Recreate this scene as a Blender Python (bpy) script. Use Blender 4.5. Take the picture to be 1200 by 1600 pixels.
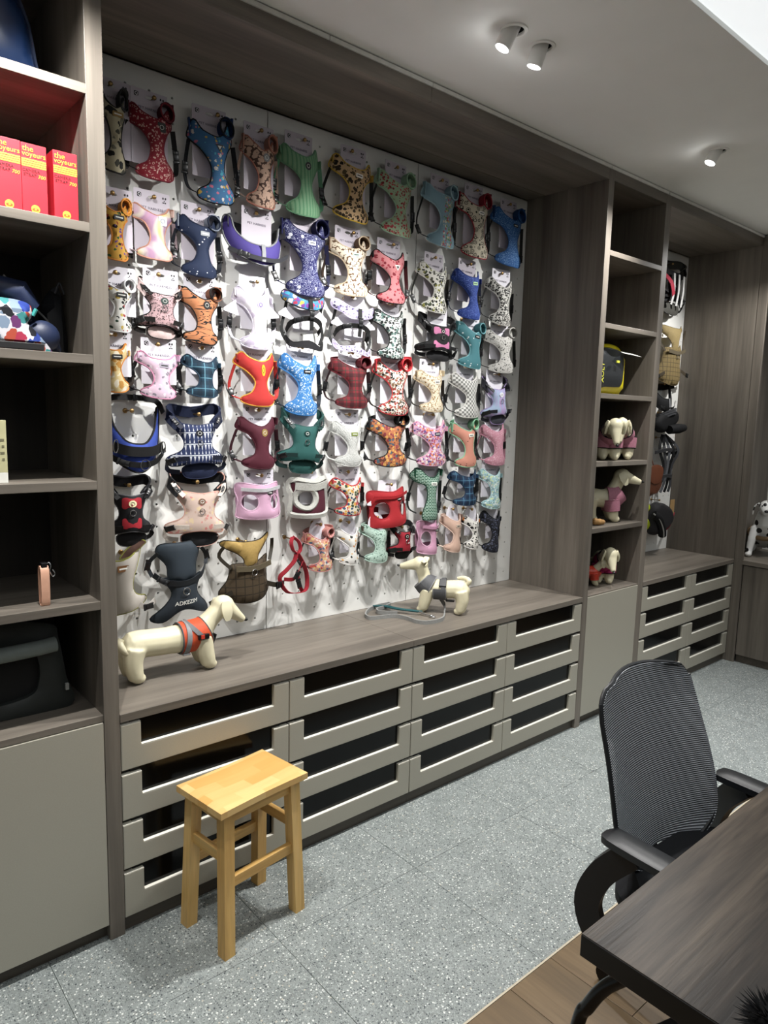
import bpy, bmesh, math, random
import numpy as np
from mathutils import Vector, Matrix, geometry
random.seed(7)
scene = bpy.context.scene
C = scene.collection
for o in list(bpy.data.objects):
    bpy.data.objects.remove(o, do_unlink=True)

# ------------------------------------------------------------------ camera, world, light, exposure
CAM_LOC = (-0.715, -2.014, 1.616)
YAW, PITCH, ROLL, FPX = 0.711516, 0.133135, 0.0251966, 1095.78
cam_data = bpy.data.cameras.new('camera')
cam_data.sensor_fit = 'HORIZONTAL'; cam_data.sensor_width = 36.0
cam_data.lens = FPX / 1200.0 * 36.0
cam_data.clip_start = 0.05
cam = bpy.data.objects.new('camera', cam_data); C.objects.link(cam)
_f = Vector((math.sin(YAW)*math.cos(PITCH), math.cos(YAW)*math.cos(PITCH), -math.sin(PITCH)))
_r = Vector((math.cos(YAW), -math.sin(YAW), 0)); _u = _r.cross(_f)
_r2 = _r*math.cos(ROLL) + _u*math.sin(ROLL); _u2 = -_r*math.sin(ROLL) + _u*math.cos(ROLL)
cam.matrix_world = Matrix(((_r2.x, _u2.x, -_f.x, CAM_LOC[0]), (_r2.y, _u2.y, -_f.y, CAM_LOC[1]), (_r2.z, _u2.z, -_f.z, CAM_LOC[2]), (0, 0, 0, 1)))
scene.camera = cam

world = bpy.data.worlds.new('world'); scene.world = world; world.use_nodes = True
world.node_tree.nodes['Background'].inputs[0].default_value = (0.8, 0.85, 0.9, 1)
world.node_tree.nodes['Background'].inputs[1].default_value = 0.03

SPOT_POWER = 110.0
CEILING_GLOW = 0.8
scene.view_settings.view_transform = 'Standard'
scene.view_settings.look = 'None'
scene.view_settings.exposure = 0.0
scene.view_settings.gamma = 1.0
scene.view_settings.use_curve_mapping = False

# ------------------------------------------------------------------ dimensions (metres)
HT = 0.718          # worktop height
D = 0.49            # pegboard face
W = 2.4             # main bay width (x 0..W)
P1L = -0.046        # left post
P2R = 2.446
P3L, P3R = 2.949, 3.004
E = 4.203           # corner
ZT = 2.784          # soffit underside
ZC = 2.833          # fascia top
CEIL = 2.85
SHELF_Z = [2.463, 2.115, 1.768, 1.4205, 1.0735]

# ------------------------------------------------------------------ materials
MATS = {}
def srgb(h):
    if isinstance(h, (tuple, list)): return (*h[:3], 1.0)
    h = h.lstrip('#'); v = [int(h[i:i+2], 16)/255 for i in (0, 2, 4)]
    return tuple(((c/12.92) if c <= 0.04045 else ((c+0.055)/1.055)**2.4) for c in v) + (1.0,)
class NT:
    def __init__(s, name):
        s.m = bpy.data.materials.new(name); s.m.use_nodes = True
        s.t = s.m.node_tree; s.b = s.t.nodes['Principled BSDF']
        s._oc = None
    def n(s, typ, **kw):
        nd = s.t.nodes.new(typ)
        ins = kw.pop('ins', {})
        for k, v in kw.items(): setattr(nd, k, v)
        for k, v in ins.items(): s.set(nd.inputs[k], v)
        return nd
    def set(s, sock, v):
        if isinstance(v, bpy.types.NodeSocket): s.t.links.new(v, sock)
        else: sock.default_value = v
    def oc(s, scale=(1, 1, 1), rot=(0, 0, 0), loc=(0, 0, 0)):
        if s._oc is None: s._oc = s.n('ShaderNodeTexCoord').outputs['Object']
        return s.n('ShaderNodeMapping', ins={'Vector': s._oc, 'Scale': scale, 'Rotation': rot, 'Location': loc}).outputs[0]
    def math(s, op, a, b=0.0, c=None):
        nd = s.n('ShaderNodeMath', operation=op); s.set(nd.inputs[0], a); s.set(nd.inputs[1], b)
        if c is not None: s.set(nd.inputs[2], c)
        return nd.outputs[0]
    def mix(s, f, a, b):
        nd = s.n('ShaderNodeMix', data_type='RGBA'); s.set(nd.inputs[0], f); s.set(nd.inputs[6], a); s.set(nd.inputs[7], b)
        return nd.outputs[2]
    def ramp(s, f, stops, interp='LINEAR'):
        nd = s.n('ShaderNodeValToRGB'); cr = nd.color_ramp; cr.interpolation = interp
        while len(cr.elements) < len(stops): cr.elements.new(0.5)
        for e, (p, c) in zip(cr.elements, stops): e.position = p; e.color = srgb(c) if isinstance(c, str) else c
        s.set(nd.inputs[0], f); return nd.outputs[0]
    def noise(s, vec, scale, detail=3, rough=0.5, dist=0.0):
        return s.n('ShaderNodeTexNoise', ins={'Vector': vec, 'Scale': scale, 'Detail': detail, 'Roughness': rough, 'Distortion': dist}).outputs[0]
    def voro(s, vec, scale, rnd=1.0, dim='3D', feature='F1'):
        return s.n('ShaderNodeTexVoronoi', voronoi_dimensions=dim, feature=feature, ins={'Vector': vec, 'Scale': scale, 'Randomness': rnd})
    def bump(s, h, strength=0.3, dist=0.002):
        nd = s.n('ShaderNodeBump', ins={'Height': h, 'Strength': strength, 'Distance': dist}); s.t.links.new(nd.outputs[0], s.b.inputs['Normal'])
    def fin(s, col=None, rough=0.5, metal=0.0, spec=0.5, **kw):
        if col is not None: s.set(s.b.inputs['Base Color'], srgb(col) if isinstance(col, str) else col)
        s.set(s.b.inputs['Roughness'], rough); s.set(s.b.inputs['Metallic'], metal); s.set(s.b.inputs['Specular IOR Level'], spec)
        for k, v in kw.items(): s.set(s.b.inputs[k], v)
        return s.m
def plain(name, col, rough=0.5, metal=0.0, spec=0.5, var=0.06, bump=0.0, scale=40, **kw):
    if name in MATS: return MATS[name]
    t = NT(name); v = t.oc()
    nz = t.noise(v, scale, 3)
    c = srgb(col) if isinstance(col, str) else (*col[:3], 1)
    lo = tuple(x*(1-var) for x in c[:3])+(1,); hi = tuple(min(1, x*(1+var)) for x in c[:3])+(1,)
    if bump: t.bump(t.noise(v, scale*6, 2), bump, 0.001)
    MATS[name] = t.fin(t.ramp(nz, [(0.3, lo), (0.7, hi)]), rough, metal, spec, **kw)
    return MATS[name]
def wood(name, axis, dark, mid, light, rough=0.45, fine=1.0, bump=0.15, streaks=0.4):
    """laminate with grain running along axis 0/1/2"""
    if name in MATS: return MATS[name]
    t = NT(name)
    sc = [9.0*fine]*3; sc[axis] = 0.55*fine
    big = t.noise(t.oc(tuple(sc)), 1.0, 5, 0.62, 0.35)
    sf = [60.0*fine]*3; sf[axis] = 2.6*fine
    thin = t.noise(t.oc(tuple(sf)), 1.0, 3, 0.6)
    base = t.ramp(big, [(0.28, dark), (0.52, mid), (0.75, light)])
    streak = t.ramp(thin, [(0.3, (0.62, 0.62, 0.62, 1)), (0.65, (1.12, 1.12, 1.12, 1))])
    mx = t.n('ShaderNodeMix', data_type='RGBA', blend_type='MULTIPLY'); t.set(mx.inputs[0], streaks); t.set(mx.inputs[6], base); t.set(mx.inputs[7], streak)
    # a few knots
    kv = [5.0]*3; kv[axis] = 1.6
    kn = t.voro(t.oc(tuple(kv)), 1.0).outputs['Distance']
    k = t.math('LESS_THAN', kn, 0.045)
    col = t.mix(t.math('MULTIPLY', k, 0.55), mx.outputs[2], srgb(dark))
    t.bump(thin, bump, 0.001)
    MATS[name] = t.fin(col, rough, 0, 0.4); return MATS[name]
GD, GM, GL = '#554f48', '#706960', '#877f75'
def W_X(): return wood('laminate_grain_x', 0, GD, GM, GL)
def W_Y(): return wood('laminate_grain_y', 1, GD, GM, GL)
def W_Z(): return wood('laminate_grain_z', 2, GD, GM, GL)

# ------------------------------------------------------------------ mesh helpers
class MB:
    def __init__(s): s.v = []; s.f = []; s.mi = []; s.cur = 0
    def add(s, vs, fs):
        o = len(s.v); s.v += [tuple(map(float, p)) for p in vs]
        for f in fs: s.f.append(tuple(i+o for i in f)); s.mi.append(s.cur)
        return s
    def box(s, x0, x1, y0, y1, z0, z1, b=0.0):
        if b:
            bm = bmesh.new(); bmesh.ops.create_cube(bm, size=1.0)
            for v in bm.verts: v.co = Vector(((x0+x1)/2+v.co.x*(x1-x0), (y0+y1)/2+v.co.y*(y1-y0), (z0+z1)/2+v.co.z*(z1-z0)))
            bmesh.ops.bevel(bm, geom=bm.edges[:], offset=b, segments=2, profile=0.5, affect='EDGES')
            bm.verts.index_update()
            s.add([v.co for v in bm.verts], [[v.index for v in f.verts] for f in bm.faces]); bm.free(); return s
        vs = [(x, y, z) for x in (x0, x1) for y in (y0, y1) for z in (z0, z1)]
        return s.add(vs, [(0, 1, 3, 2), (4, 6, 7, 5), (0, 4, 5, 1), (2, 3, 7, 6), (0, 2, 6, 4), (1, 5, 7, 3)])
    def obox(s, c, ax, ay, az, hx, hy, hz, b=0.0):
        o = len(s.v); t = MB().box(-hx, hx, -hy, hy, -hz, hz, b)
        c = Vector(c); ax, ay, az = Vector(ax).normalized(), Vector(ay).normalized(), Vector(az).normalized()
        return s.add([c+ax*p[0]+ay*p[1]+az*p[2] for p in t.v], t.f)
    def tube(s, pts, r, n=8, closed=False, caps=True):
        P = [Vector(p) for p in pts]; m = len(P)
        rs = r if isinstance(r, (list, tuple)) else [r]*m
        T = []
        for i in range(m):
            a = P[(i-1) % m] if (closed or i > 0) else P[i]; b = P[(i+1) % m] if (closed or i < m-1) else P[i]
            d = b-a; T.append(d.normalized() if d.length > 1e-9 else Vector((0, 0, 1)))
        N = T[0].orthogonal().normalized(); vs = []
        for i in range(m):
            N = (N - T[i]*N.dot(T[i])); N = N.normalized() if N.length > 1e-9 else T[i].orthogonal().normalized()
            B = T[i].cross(N)
            for k in range(n):
                a = 2*math.pi*k/n; vs.append(P[i]+(N*math.cos(a)+B*math.sin(a))*rs[i])
        fs = []
        for i in range(m if closed else m-1):
            j = (i+1) % m
            for k in range(n): fs.append((i*n+k, i*n+(k+1) % n, j*n+(k+1) % n, j*n+k))
        if caps and not closed:
            fs.append(tuple(range(n-1, -1, -1))); fs.append(tuple((m-1)*n+k for k in range(n)))
        return s.add(vs, fs)
    def ribbon(s, pts, wdir, width, t, closed=False):
        """flat strap: wdir = direction of its width (one vector or one per point)"""
        P = [Vector(p) for p in pts]; m = len(P)
        wd = [Vector(wdir)]*m if not isinstance(wdir, list) else [Vector(w) for w in wdir]
        ws = width if isinstance(width, (list, tuple)) else [width]*m
        vs = []; fs = []
        for i in range(m):
            a = P[(i-1) % m] if (closed or i > 0) else P[i]; b = P[(i+1) % m] if (closed or i < m-1) else P[i]
            T = (b-a).normalized(); w = wd[i]-T*wd[i].dot(T)
            w = w.normalized() if w.length > 1e-6 else T.orthogonal().normalized()
            nn = T.cross(w)
            for (p, q) in ((-1, -1), (1, -1), (1, 1), (-1, 1)): vs.append(P[i]+w*(p*ws[i]/2)+nn*(q*t/2))
        for i in range(m if closed else m-1):
            j = (i+1) % m
            for k in range(4): fs.append((i*4+k, j*4+k, j*4+(k+1) % 4, i*4+(k+1) % 4))
        if not closed: fs += [(0, 1, 2, 3), tuple((m-1)*4+k for k in (3, 2, 1, 0))]
        return s.add(vs, fs)
    def lathe(s, prof, n=20, M=None, caps=True):
        M = M or Matrix(); vs = []; fs = []; m = len(prof)
        for (r, z) in prof:
            for k in range(n):
                a = 2*math.pi*k/n; vs.append(M @ Vector((r*math.cos(a), r*math.sin(a), z)))
        for i in range(m-1):
            for k in range(n): fs.append((i*n+k, i*n+(k+1) % n, (i+1)*n+(k+1) % n, (i+1)*n+k))
        if caps: fs += [tuple(range(n-1, -1, -1)), tuple((m-1)*n+k for k in range(n))]
        return s.add(vs, fs)
    def ball(s, c, r, n=12, m=8, M=None):
        rx, ry, rz = r if isinstance(r, (tuple, list)) else (r, r, r)
        c = Vector(c); M = M or Matrix(); vs = []; fs = []
        for i in range(m+1):
            p = math.pi*i/m
            for k in range(n):
                a = 2*math.pi*k/n; vs.append(c+M @ Vector((rx*math.sin(p)*math.cos(a), ry*math.sin(p)*math.sin(a), rz*math.cos(p))))
        for i in range(m):
            for k in range(n): fs.append((i*n+k, (i+1)*n+k, (i+1)*n+(k+1) % n, i*n+(k+1) % n))
        return s.add(vs, fs)
    def poly(s, pts, y0, y1):
        """extruded xz polygon"""
        tri = geometry.tessellate_polygon([[Vector((p[0], p[1], 0)) for p in pts]]); n = len(pts)
        vs = [(p[0], y0, p[1]) for p in pts]+[(p[0], y1, p[1]) for p in pts]
        fs = [t for t in tri]+[tuple(i+n for i in reversed(t)) for t in tri]
        fs += [(i, (i+1) % n, (i+1) % n+n, i+n) for i in range(n)]
        return s.add(vs, fs)
    def mesh(s, name='mesh', smooth=False):
        me = bpy.data.meshes.new(name); me.from_pydata(s.v, [], s.f)
        bm = bmesh.new(); bm.from_mesh(me)
        bmesh.ops.remove_doubles(bm, verts=bm.verts[:], dist=1e-6) if smooth == 'weld' else None
        bmesh.ops.recalc_face_normals(bm, faces=bm.faces[:]); bm.to_mesh(me); bm.free()
        if len(set(s.mi)) > 1 and len(me.polygons) == len(s.mi): me.polygons.foreach_set('material_index', s.mi)
        if smooth: me.polygons.foreach_set('use_smooth', [True]*len(me.polygons))
        me.update(); return me
    def build(s, name, mat, parent=None, smooth=False, loc=None, angle=None):
        me = s.mesh(name, smooth)
        return link(name, me, mat, parent, loc, angle if angle else (40 if smooth else None))
def link(name, me, mat=None, parent=None, loc=None, angle=None):
    if mat is not None and len(me.materials) == 0:
        for m in (mat if isinstance(mat, (list, tuple)) else [mat]): me.materials.append(m)
    if angle and me.polygons and me.polygons[0].use_smooth: me.set_sharp_from_angle(angle=math.radians(angle))
    o = bpy.data.objects.new(name, me); C.objects.link(o)
    if parent is not None: o.parent = parent
    if loc is not None: o.location = loc
    return o
def tag(o, label, cat, group=None):
    o['label'] = label; o['category'] = cat
    if group: o['group'] = group
    return o
def thing(name, label, cat, loc=(0, 0, 0), rot=(0, 0, 0), group=None):
    o = bpy.data.objects.new(name, None); C.objects.link(o); o.empty_display_size = 0.05
    o.location = loc; o.rotation_euler = rot
    return tag(o, label, cat, group)
def struct(o): o['kind'] = 'structure'; return o
def cr(pts, sub=5, closed=True):
    """Catmull-Rom through points (any dimension)"""
    P = [np.array(p, float) for p in pts]; n = len(P); out = []
    for i in range(n if closed else n-1):
        p0 = P[(i-1) % n] if closed or i > 0 else P[i]; p1 = P[i]; p2 = P[(i+1) % n]; p3 = P[(i+2) % n] if closed or i < n-2 else p2
        for k in range(sub):
            t = k/sub
            out.append(0.5*((2*p1)+(-p0+p2)*t+(2*p0-5*p1+4*p2-p3)*t*t+(-p0+3*p1-3*p2+p3)*t**3))
    if not closed: out.append(P[-1])
    return [tuple(q) for q in out]
def inside(pts, poly):
    P = np.asarray(poly); x, y = pts[:, 0], pts[:, 1]; r = np.zeros(len(pts), bool)
    for i in range(len(P)):
        x1, y1 = P[i]; x2, y2 = P[i-1]
        if y1 == y2: continue
        c = ((y1 > y) != (y2 > y)) & (x < (x2-x1)*(y-y1)/(y2-y1)+x1); r ^= c
    return r
def bdist(pts, loops):
    d = np.full(len(pts), 9.0)
    for L in loops:
        A = np.asarray(L); B = np.roll(A, -1, 0)
        for a, b in zip(A, B):
            ab = b-a; t = np.clip(((pts-a) @ ab)/max(ab @ ab, 1e-12), 0, 1)
            d = np.minimum(d, np.linalg.norm(pts-(a+t[:, None]*ab), axis=1))
    return d
def panel(outline, holes=(), t=0.006, bend=None, puff=0.006, grid=0.02):
    """soft sheet in the xz plane (y = depth) with rounded rim: returns MB"""
    loops = [[(float(p[0]), float(p[1])) for p in L] for L in [outline]+list(holes)]
    V = []; Ed = []
    for L in loops:
        o = len(V); V += L; Ed += [(o+i, o+(i+1) % len(L)) for i in range(len(L))]
    A = np.array(loops[0]); x0, z0 = A.min(0); x1, z1 = A.max(0)
    gx, gz = np.meshgrid(np.arange(x0+grid/2, x1, grid), np.arange(z0+grid/2, z1, grid)); G = np.stack([gx.ravel(), gz.ravel()], 1)
    if len(G):
        k = inside(G, loops[0])
        for h in loops[1:]: k &= ~inside(G, h)
        G = G[k]
        if len(G): G = G[bdist(G, loops) > grid*0.45]; V += [tuple(g) for g in G]
    r = geometry.delaunay_2d_cdt([Vector(p) for p in V], Ed, [], 0, 1e-7)
    P = np.array([tuple(p) for p in r[0]]); F = [f for f in r[2]]
    cen = np.array([P[list(f)].mean(0) for f in F]); k = inside(cen, loops[0])
    for h in loops[1:]: k &= ~inside(cen, h)
    F = [tuple(f) for f, q in zip(F, k) if q]
    d = bdist(P, loops); prof = 0.35*t+puff*np.sqrt(np.clip(d/0.02, 0, 1))
    by = np.array([bend(x, z) for x, z in P]) if bend else np.zeros(len(P))
    n = len(P); m = MB()
    vs = [(P[i][0], by[i]-prof[i], P[i][1]) for i in range(n)]+[(P[i][0], by[i]+0.5*t, P[i][1]) for i in range(n)]
    cnt = {}
    for f in F:
        for a, b in zip(f, f[1:]+f[:1]): cnt.setdefault((min(a, b), max(a, b)), []).append((a, b))
    fs = [f for f in F]+[tuple(i+n for i in reversed(f)) for f in F]
    for e, l in cnt.items():
        if len(l) == 1: a, b = l[0]; fs.append((b, a, a+n, b+n))
    return m.add(vs, fs)
def rim(outline, bend=None, r=0.003, n=5, dy=0.0):
    return MB().tube([(p[0], (bend(p[0], p[1]) if bend else 0)+dy, p[1]) for p in outline], r, n, closed=True)
def rrect(x0, x1, z0, z1, r, n=4):
    out = []
    for cx, cz, a0 in ((x1-r, z1-r, 0), (x0+r, z1-r, 90), (x0+r, z0+r, 180), (x1-r, z0+r, 270)):
        for k in range(n+1):
            a = math.radians(a0+90*k/n); out.append((cx+r*math.cos(a), cz+r*math.sin(a)))
    return out
def text_mb(txt, size, font=None, extrude=0.0004, align='CENTER', shear=0.0, spacing=1.0):
    cu = bpy.data.curves.new('lettering', 'FONT'); cu.body = txt; cu.size = size; cu.align_x = align; cu.extrude = extrude
    cu.shear = shear; cu.space_character = spacing; cu.resolution_u = 3
    o = bpy.data.objects.new('lettering', cu); C.objects.link(o)
    dg = bpy.context.evaluated_depsgraph_get(); me = bpy.data.meshes.new_from_object(o.evaluated_get(dg))
    m = MB(); m.add([(v.co.x, -v.co.z, v.co.y) for v in me.vertices], [tuple(p.vertices) for p in me.polygons])
    bpy.data.objects.remove(o, do_unlink=True); bpy.data.curves.remove(cu); bpy.data.meshes.remove(me)
    return m
def moved(m, dx=0, dy=0, dz=0, sx=1, sz=1):
    m.v = [(p[0]*sx+dx, p[1]+dy, p[2]*sz+dz) for p in m.v]; return m
def joinmb(*ms):
    r = MB()
    for i, m in enumerate(ms): r.add(m.v, m.f)
    return r
# ------------------------------------------------------------------ floor
def terrazzo():
    t = NT('terrazzo'); v = t.oc()
    base = t.ramp(t.noise(v, 9, 5, 0.6), [(0.3, '#797f7d'), (0.7, '#8c9290')])
    def chips(sc, thr, seed, keep):
        vo = t.voro(t.oc((1, 1, 1), loc=(seed, seed*0.37, 0)), sc, 1.0, '2D')
        rnd = t.n('ShaderNodeSeparateColor', ins={0: vo.outputs['Color']})
        return t.math('MULTIPLY', t.math('LESS_THAN', vo.outputs['Distance'], thr), t.math('GREATER_THAN', rnd.outputs[0], keep)), rnd.outputs[1]
    m1, r1 = chips(190, 0.34, 1.3, 0.66); m2, r2 = chips(115, 0.27, 4.1, 0.78); m3, r3 = chips(75, 0.2, 7.7, 0.78); m4, r4 = chips(260, 0.4, 9.2, 0.66)
    dk = t.ramp(r1, [(0.0, '#4d5354'), (0.5, '#6b6e6c')], 'CONSTANT')
    c = t.mix(m1, base, dk)
    c = t.mix(m4, c, t.ramp(r4, [(0, '#6d7374'), (0.5, '#a3a9a6')], 'CONSTANT'))
    c = t.mix(m2, c, t.ramp(r2, [(0, '#c6cac6'), (0.4, '#454b4d'), (0.72, '#b4b8b4')], 'CONSTANT'))
    c = t.mix(m3, c, t.ramp(r3, [(0, '#d3d6d1'), (0.5, '#3a4145'), (0.82, '#b3aea0')], 'CONSTANT'))
    return t.fin(c, 0.42, 0, 0.4)
TERR = terrazzo()
GROUT = plain('grout', '#858b89', 0.9)
FLOOR_MIX_Y = -0.893
fl = struct(MB().box(-2.6, 5.2, -4.6, 0.7, -0.05, -0.004).build('floor', GROUT))
xs = [0.358+0.575*k for k in range(-6, 9)]
for x in xs[:-1]:
    for (ya, yb) in ((FLOOR_MIX_Y, -0.327), (-0.327, 0.248), (0.248, 0.7)):
        g = 0.0008
        MB().box(x+g, x+0.575-g, ya+g, yb-g, -0.02, 0.0, 0.0008).build('tile', TERR, fl)
def planks():
    t = NT('plank_wood')
    inf = t.n('ShaderNodeObjectInfo')
    off = t.n('ShaderNodeVectorMath', operation='SCALE'); t.set(off.inputs[0], (7, 5, 3)); t.set(off.inputs[3], inf.outputs['Random'])
    tc = t.n('ShaderNodeTexCoord').outputs['Object']
    ad = t.n('ShaderNodeVectorMath', operation='ADD'); t.set(ad.inputs[0], tc); t.set(ad.inputs[1], off.outputs[0])
    mp = t.n('ShaderNodeMapping', ins={'Vector': ad.outputs[0], 'Scale': (16, 1.3, 1)}).outputs[0]
    mp2 = t.n('ShaderNodeMapping', ins={'Vector': ad.outputs[0], 'Scale': (120, 4, 1)}).outputs[0]
    a = t.noise(mp, 1, 5, 0.6, 0.6); b = t.noise(mp2, 1, 3)
    c = t.ramp(a, [(0.25, '#554733'), (0.5, '#6b583f'), (0.75, '#7c684d')])
    c = t.mix(t.math('MULTIPLY', b, 0.5), c, srgb('#4c3e2d'))
    t.bump(b, 0.15, 0.001)
    return t.fin(c, 0.42, 0, 0.4)
PLK = planks()
for i in range(-18, 22):
    x = 0.9605+0.19*i
    ys = [FLOOR_MIX_Y-0.006, -1.171 if i == 0 else FLOOR_MIX_Y-0.25-((i*0.37) % 0.9)]
    while ys[-1] > -4.6: ys.append(ys[-1]-1.2)
    for a, b in zip(ys[:-1], ys[1:]):
        MB().box(x+0.0008, x+0.1892, max(b, -4.6)+0.0008, a-0.0008, -0.02, 0.0005, 0.0008).build('plank', PLK, fl)
struct(MB().box(-2.6, 5.2, FLOOR_MIX_Y-0.006, FLOOR_MIX_Y, -0.01, 0.0012).build('trim_1', plain('threshold', '#b7ac97', 0.4)))

# ------------------------------------------------------------------ walls and ceilings
WHITE = plain('wall_paint', '#c9cac6', 0.8, var=0.02)
CPAINT = plain('ceiling_paint', '#ecedea', 0.85, var=0.015, scale=6)
struct(MB().box(-2.6, 5.2, 0.56, 0.66, 0, 3.3).build('wall_back', WHITE))
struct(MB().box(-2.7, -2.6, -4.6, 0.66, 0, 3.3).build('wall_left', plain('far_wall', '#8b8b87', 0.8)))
struct(MB().box(5.2, 5.3, -4.6, 0.66, 0, 3.3).build('wall_right', WHITE))
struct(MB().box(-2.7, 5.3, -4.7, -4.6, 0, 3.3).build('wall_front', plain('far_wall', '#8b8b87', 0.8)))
SPOTS = [(1.147, -0.428), (1.293, -0.428), (2.591, -0.428), (-0.22, -0.428), (-0.37, -0.428), (4.02, -0.428)]
ro = [(-2.6, -0.88), (5.2, -0.88), (5.2, 0.56), (-2.6, 0.56)]
holes = [[(x+0.034*math.cos(2*math.pi*k/24), y+0.034*math.sin(2*math.pi*k/24)) for k in range(24)] for x, y in SPOTS]
pm = panel(ro, holes, t=0.02, puff=0.0, grid=0.35)
pm.v = [(p[0], p[2], CEIL+0.007+p[1]) for p in pm.v]
ce = struct(pm.build('ceiling', CPAINT))
MB().box(-2.6, 5.2, -0.8815, -0.872, CEIL+0.0005, CEIL+0.05).build('bulkhead_face', CPAINT, ce)
MB().box(-2.6, 5.2, -0.88, 0.56, 3.1, 3.14).build('slab_above', CPAINT, ce)
# raised white ceiling over the room; its emission is added as soft fill
t = NT('raised_ceiling_added_glow'); t.fin('#f2f5f2', 0.6, **{'Emission Color': srgb('#f4f8fb'), 'Emission Strength': CEILING_GLOW})
lum = tag(MB().box(-2.6, 5.2, -4.6, -0.882, CEIL+0.016, CEIL+0.04).build('raised_ceiling_added_glow', t.m), 'bright white raised ceiling field with added glow beyond the lower grey ceiling', 'ceiling glow')

# white gap strip above the fascia
TRIMW = plain('ceiling_strip', '#dcdcd6', 0.5)
for a, b in ((-1.2, 0.731), (0.735, 1.2015), (1.2045, 2.405), (2.41, 2.96), (2.97, E)):
    struct(MB().box(a, b, -0.006, 0.004, ZC-0.001, CEIL-0.004).build('trim_2', TRIMW))

# ------------------------------------------------------------------ shelving wall
def bd(x0, x1, y0, y1, z0, z1, name, mat, parent, b=0.0012): return MB().box(x0, x1, y0, y1, z0, z1, b).build(name, mat, parent)
CHAMP = plain('champagne_lacquer', '#a5a194', 0.42, 0.15, 0.5, var=0.03, scale=300)
EDGE_HILITE = plain('painted_edge_highlight', '#e9e6da', 0.22, 0, 0.6, var=0.01)  # near-white colour paints the highlight along the drawer edges
DARKIN = plain('dark_carcass', '#2b2824', 0.7)
KICK = wood('kick_laminate', 0, '#3f3a33', '#4f483f', '#5d564c')
BLACKG = plain('black_glass', '#040506', 0.16, 0, 0.25, var=0.0)
BACKD = wood('dark_back_panel', 2, '#26221e', '#302b26', '#38332d')
# left tall cabinet
lc = thing('tall_shelf_cabinet', 'tall grey-brown open shelf cabinet with beige door left of the harness wall', 'cabinet', (-0.5, 0.25, 0))
lc_off = Vector((0.5, -0.25, 0))
def loc_part(o): o.location = lc_off; return o
def lpart(*a): return loc_part(bd(*a, lc))
lpart(P1L, 0.0, 0.0, 0.53, 0.0, ZC, 'side_panel', W_Z())
lpart(-1.046, -1.0, 0.0, 0.53, 0.0, ZC, 'side_panel', W_Z())
lpart(-1.0, P1L, 0.47, 0.485, 0.05, ZC, 'back_panel', BACKD)
for z in SHELF_Z: lpart(-1.0, P1L, 0.0, 0.47, z-0.025, z, 'shelf', W_X())
lpart(-1.0, P1L, 0.004, 0.47, 0.708, 0.728, 'shelf', W_X())
lpart(-1.0, P1L, 0.0, 0.47, ZT, ZC, 'top_panel', W_X())
lpart(-1.0, P1L-0.002, 0.0, 0.02, 0.0535, 0.706, 'door', CHAMP)
lpart(-1.0, P1L, 0.03, 0.045, 0.0, 0.052, 'kick_board', KICK)
# column between the two bays
cc = thing('tall_shelf_cabinet', 'narrow tall open shelf column with beige door holding dog mannequins', 'cabinet', (2.7, 0.25, 0))
def cpart(*a):
    o = bd(*a, cc); o.location = (-2.7, -0.25, 0); return o
cpart(W, P2R, 0.0, 0.53, 0.0, ZC, 'side_panel', W_Z())
cpart(P3L, P3R, 0.0, 0.53, 0.0, ZC, 'side_panel', W_Z())
cpart(P2R, P3L, 0.47, 0.485, 0.05, ZC, 'back_panel', BACKD)
for z in SHELF_Z: cpart(P2R, P3L, 0.0, 0.47, z-0.025, z, 'shelf', W_X())
cpart(P2R, P3L, 0.004, 0.47, 0.7, 0.716, 'shelf', W_X())
cpart(P2R, P3L, 0.0, 0.47, ZT, ZC, 'top_panel', W_X())
cpart(P2R+0.001, P3L-0.001, 0.0, 0.02, 0.0535, 0.708, 'door', CHAMP)
cpart(P2R, P3L, 0.03, 0.045, 0.0, 0.052, 'kick_board', KICK)
# overhead fascia and soffit
def overhead(x0, x1, label, seams=()):
    t_ = thing('overhead_panel', label, 'panel', ((x0+x1)/2, 0.25, ZT))
    of = (-(x0+x1)/2, -0.25, -ZT)
    cuts = [x0]+list(seams)+[x1]
    for a, b in zip(cuts[:-1], cuts[1:]): bd(a+0.0008, b-0.0008, 0.0, 0.018, ZT-0.002, ZC, 'fascia_board', W_X(), t_).location = of
    bd(x0, x1, 0.018, 0.374, ZT, ZT+0.018, 'soffit_board', W_X(), t_, 0.002).location = of
    bd(x0, x1, 0.378, D+0.03, ZT+0.001, ZT+0.02, 'soffit_board', W_X(), t_, 0.002).location = of
overhead(0.0, W, 'long dark overhead panel spanning the main harness wall', (1.203,))
overhead(P3R, E, 'short dark overhead panel above the far harness bay')
# worktops
def worktop(x0, x1, label):
    tag(MB().box(x0+0.0006, x1-0.0006, -0.002, D-0.001, HT-0.026, HT, 0.0012).build('worktop', W_X()), label, 'worktop')
worktop(0, 1.2, 'wood-grain worktop section under the white dog with orange harness')
worktop(1.2, W, 'wood-grain worktop section under the dog with grey harness and leash')
worktop(P3R, E, 'empty wood-grain worktop in the far bay')
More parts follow.
